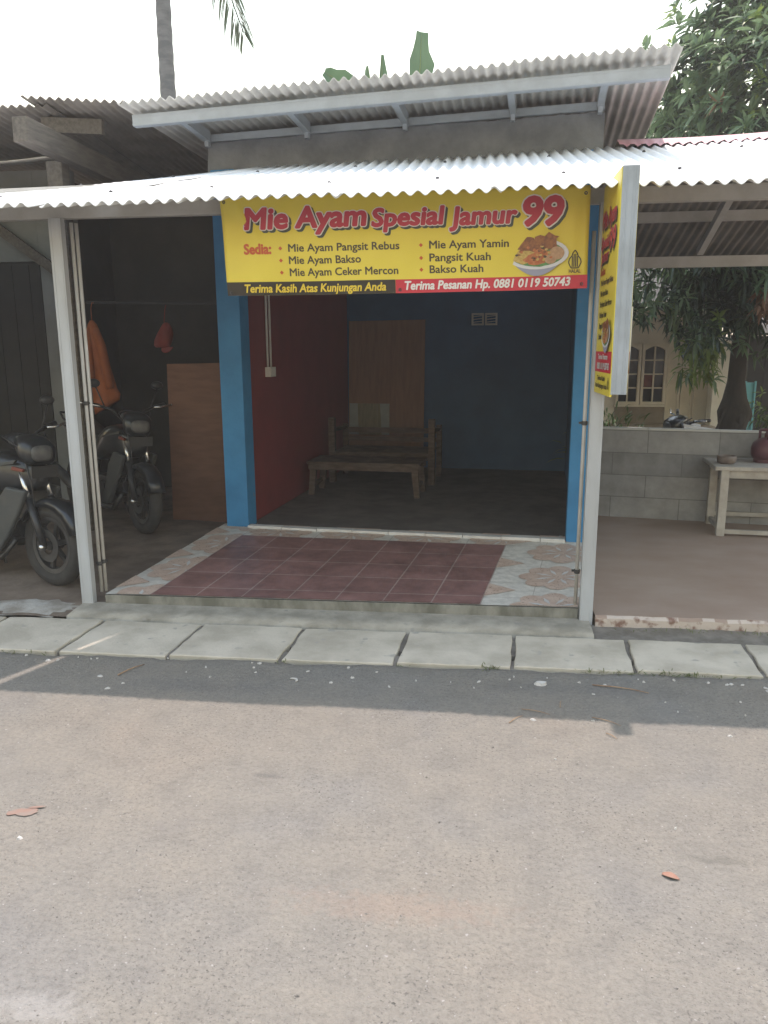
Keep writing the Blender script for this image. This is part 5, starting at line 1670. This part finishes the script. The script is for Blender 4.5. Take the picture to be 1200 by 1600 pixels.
mb = MB(); mb.hexa([(-3.0, 11.1, 2.10), (4.1, 11.1, 2.10), (4.1, 16, 3.25), (-3.0, 16, 3.25), (-3.0, 11.1, 2.19), (4.1, 11.1, 2.19), (4.1, 16, 3.34), (-3.0, 16, 3.34)]); hp(mb, "roof", MT['roof_tile'])
t = thing("turquoise_gate", "turquoise sheet metal gate right of the mango trunk", "gate", (3.98, 12.0, GY))
mb = MB(); mb.box((-.19, 0, .05), (.13, .03, 1.22)); part(mb, "panel", MT['turquoise'], t)
mb = MB(); 
for x in (-.19, -.03, .105): mb.box((x, -.025, 0), (x + .025, -.001, 1.24))
mb.box((-.165, -.022, .65), (-.031, -.002, .69)); mb.box((-.004, -.022, .65), (.104, -.002, .69)); part(mb, "rail", MT['turquoise'], t)
t = thing("dark_shed", "dark shed in deep shade at the right edge behind the turquoise gate", "shed", (5.6, 12.7, GY))
mb = MB(); mb.box((-1.40, 0, 0), (2.6, 1.5, 1.9)); part(mb, "wall", MT['door_dark'], t)
mb = MB(); mb.hexa([(-1.55, -.3, 1.90), (2.8, -.3, 1.90), (2.8, 1.7, 2.2), (-1.55, 1.7, 2.2), (-1.55, -.3, 1.94), (2.8, -.3, 1.94), (2.8, 1.7, 2.24), (-1.55, 1.7, 2.24)]); part(mb, "roof", MT['roof_tile'], t)
mb = MB()
for k in range(16): mb.box((-1.40 + k * .25, -.012, .02), (-1.37 + k * .25, -.001, 1.88))
part(mb, "batten", MT['door_dark'], t)
t = thing("wooden_prop", "thin dark wooden stick leaning against the swollen mango trunk", "stick", (2.74, 9.28, GY))
mb = MB(); mb.tube([(-.04, 0, 0), (.02, .03, .7), (.16, .10, 1.02)], .014, 8); part(mb, "stick", MT['bark'], t, smooth=True)

# ------------------------------------------------------------------ litter on the road
def ground_leaf(label, x, y, rz, L, Wd):
    mb = MB(); n = 8
    for k in range(n + 1):
        t_ = k / n
        w_ = Wd * math.sin(math.pi * min(1, .06 + t_ * .94)) ** .8
        zc = .002 + .005 * math.sin(math.pi * t_)
        mb.v += [((t_ - .5) * L, -w_ / 2, zc + .003), ((t_ - .5) * L, 0, zc), ((t_ - .5) * L, w_ / 2, zc + .005)]
    for k in range(n):
        for j in range(2):
            q = k * 3 + j
            mb.f.append((q, q + 3, q + 4, q + 1)); mb.mi.append(0)
    o = mb.build("fallen_leaf", MT['leaf_dry'], smooth=True)
    o.location = (x, y, 0); o.rotation_euler = (0, 0, rz)
    s_ = o.modifiers.new("t", 'SOLIDIFY'); s_.thickness = .001
    return tag(o, label, "leaf")
ground_leaf("dry orange leaf lying on the road at the lower right", .63, 2.17, R(-25), .052, .022)
mb = MB(); rn = random.Random(3)
mb.add([(.055 * (1 + rn.uniform(-.3, .3)) * math.cos(q) + .01, .022 * (1 + rn.uniform(-.4, .4)) * math.sin(q), .004) for q in [2 * math.pi * k / 18 for k in range(18)]], [tuple(range(18))])
mb.add([(.05 + .03 * math.cos(q), .02 + .006 * math.sin(q), .006) for q in [2 * math.pi * k / 12 for k in range(12)]], [tuple(range(12))])
o = mb.build("brick_dust_smear", MT['brick_dust']); o.location = (-1.565, 2.27, 0); o.rotation_euler = (0, 0, R(15)); tag(o, kind='structure')
tw = [("dark brown twig on the road before the left drain covers", -1.71, 3.487, 62, .16, .006), ("long curved reddish twig on the road at the right", .72, 3.52, -14, .26, .005),
      ("pale straw stalk on the shadow edge, left of the other stalks", .21, 3.16, 50, .10, .003), ("thin dry stalk lying along the shadow edge", .30, 3.24, -18, .13, .003),
      ("thin dark stalk beside the shadow edge at the right", .60, 3.18, -30, .13, .003), ("short pale stalk lying in the sunlight", .60, 3.05, -52, .06, .003), ("short upright-looking straw in the shade", .42, 3.33, 80, .07, .003)]
for lab, x, y, a_, L, r_ in tw:
    r_ *= .65
    mb = MB(); mb.tube([(-L / 2, 0, r_ + .003), (-.1 * L, .03 * L, r_ + .006), (.2 * L, .05 * L, r_ + .004), (L / 2, -.01 * L, r_ + .003)], [r_, r_ * .9, r_ * .8, r_ * .5], 8)
    o = mb.build("twig", MT['twig'], smooth=True); o.location = (x, y, 0); o.rotation_euler = (0, 0, R(a_)); tag(o, lab, "twig")
# pale litter crumbs, too many and too small to count
mb = MB(); rn = random.Random(17)
for k in range(60):
    if k < 52: x, y = rn.uniform(-2.4, 1.7), 3.66 - abs(rn.gauss(0, .16))
    else: x, y = rn.uniform(-2, 1.5), rn.uniform(1.5, 3.5)
    s_ = rn.uniform(.003, .009) * (1.4 if rn.random() < .15 else 1)
    rz = rn.uniform(0, 3.14)
    vs = []
    for q in range(6):
        a_ = q * math.pi / 3
        dx, dy = s_ * math.cos(a_) * rn.uniform(.6, 1.4) * 1.6, s_ * math.sin(a_) * rn.uniform(.6, 1.3)
        vs.append((x + dx * math.cos(rz) - dy * math.sin(rz), y + dx * math.sin(rz) + dy * math.cos(rz)))
    mb.add([(p[0], p[1], -.002) for p in vs] + [(x + (p[0] - x) * .6, y + (p[1] - y) * .6, rn.uniform(.003, .008)) for p in vs], [tuple(range(6, 12))] + [(q, (q + 1) % 6, 6 + (q + 1) % 6, 6 + q) for q in range(6)])
tag(mb.build("litter_crumbs", MT['litter']), kind='stuff')
# crumpled pale scrap
mb = MB(); rn = random.Random(23)
vs = [(0, 0, .03)] + [(.035 * math.cos(q) * rn.uniform(.7, 1.2), .028 * math.sin(q) * rn.uniform(.7, 1.2), .018 + rn.uniform(-.008, .01)) for q in [2 * math.pi * k / 9 for k in range(9)]] + [(.045 * math.cos(q), .034 * math.sin(q), .0) for q in [2 * math.pi * k / 9 for k in range(9)]]
mb.add(vs, [(0, 1 + k, 1 + (k + 1) % 9) for k in range(9)] + [(1 + k, 10 + k, 10 + (k + 1) % 9, 1 + (k + 1) % 9) for k in range(9)])
o = mb.build("plastic_scrap", MT['litter']); o.scale = (.7, .7, .6); o.location = (.345, 3.545, 0); tag(o, "crumpled pale plastic scrap on the shaded road at the right", "litter")
mb = MB()
mb.tube([(.03 * math.cos(q), .02 * math.sin(q), .006) for q in [lerp(-.6, 1.9, k / 10) for k in range(11)]], [.002, .004, .005, .006, .006, .006, .006, .005, .005, .004, .002], 8)
o = mb.build("peel_scrap", MT['litter'], smooth=True); o.location = (-.87, 3.45, 0); tag(o, "small curved white scrap on the shaded road", "litter")
# verge grass in the joint between road and covers
mb = MB(); rn = random.Random(41)
def tuft(x, y, n, h, sx):
    for k in range(n):
        p = Vector((x + rn.gauss(0, sx), y + rn.gauss(0, .012), -.01))
        leaf_verts(mb, p, Vector((rn.uniform(-.8, .8), rn.uniform(-.8, .4), rn.uniform(.5, 1))), h * rn.uniform(.5, 1.2), .005, 0, rn, .4)
for x, n, h, sx in ((.10, 26, .05, .03), (.66, 30, .045, .07), (.98, 50, .045, .10), (1.18, 30, .04, .08), (-2.45, 26, .045, .08), (1.55, 20, .05, .06), (-.98, 8, .03, .03), (-.36, 8, .03, .03)):
    tuft(x, 3.665 + (x + 2.2) * .021, n, h, sx)
for x in (1.0, 1.3, 1.6, 1.75): tuft(x, 4.36, 16, .05, .07)
tag(mb.build("verge_grass", [MT['grass']]), kind='stuff')
# garden grass beyond the block wall
mb = MB()
for k in range(2600):
    p = Vector((rn.uniform(1.2, 5.5), rn.uniform(7.7, 11.2), GY))
    leaf_verts(mb, p, Vector((rn.uniform(-.6, .6), rn.uniform(-.6, .6), 1)), rn.uniform(.1, .4), .018, 0, rn, .5)
tag(mb.build("garden_grass", [MT['grass']]), kind='stuff')

# loose grit pressed into the road surface
mb = MB(); rn = random.Random(77)
cnt = 0
while cnt < 9000:
    x, y = rn.uniform(-2.7, 1.9), 1.25 + 2.35 * rn.random() ** 1.3
    if .5 + .5 * math.sin(x * 2.3 + 1.1) * math.sin(y * 3.1 + x) + rn.uniform(-.35, .35) < .35:
        continue
    cnt += 1
    s_ = rn.uniform(.0014, .0034) * (1.7 if rn.random() < .05 else 1)
    a_ = rn.uniform(0, 6.28)
    o = len(mb.v)
    for k in range(4):
        q = a_ + k * 1.5708 + rn.uniform(-.3, .3)
        mb.v.append((x + s_ * 1.5 * math.cos(q), y + s_ * math.sin(q), -.0005))
    mb.v.append((x + rn.uniform(-.3, .3) * s_, y + rn.uniform(-.3, .3) * s_, s_ * rn.uniform(.6, 1.1)))
    for k in range(4):
        mb.f.append((o + k, o + (k + 1) % 4, o + 4)); mb.mi.append(rn.choice((0, 0, 0, 0, 0, 1)))
tag(mb.build("road_grit", [mat('road_grit_stone', (.185, .168, .148), (.23, .21, .19), 40, .9), mat('dark_grit_stone', (.085, .078, .07), (.12, .11, .10), 40, .9)]), kind='stuff')

# thin scattering volume added to imitate lens veiling glare and lift the darks
mb = MB(); mb.box((-330, -330, -1.2), (330, 330, 12.5))
hz = mb.build("glare_veil", [])
HM = bpy.data.materials.new("thin_glare_veil")
HM.use_nodes = True
ht = HM.node_tree
ht.nodes.remove(ht.nodes["Principled BSDF"])
pv = ht.nodes.new("ShaderNodeVolumePrincipled")
pv.inputs["Color"].default_value = (1.0, .98, .95, 1)
pv.inputs["Density"].default_value = 0.0042
pv.inputs["Anisotropy"].default_value = 0.2
ht.links.new(pv.outputs[0], ht.nodes["Material Output"].inputs["Volume"])
hz.data.materials.append(HM)
tag(hz, kind='stuff')
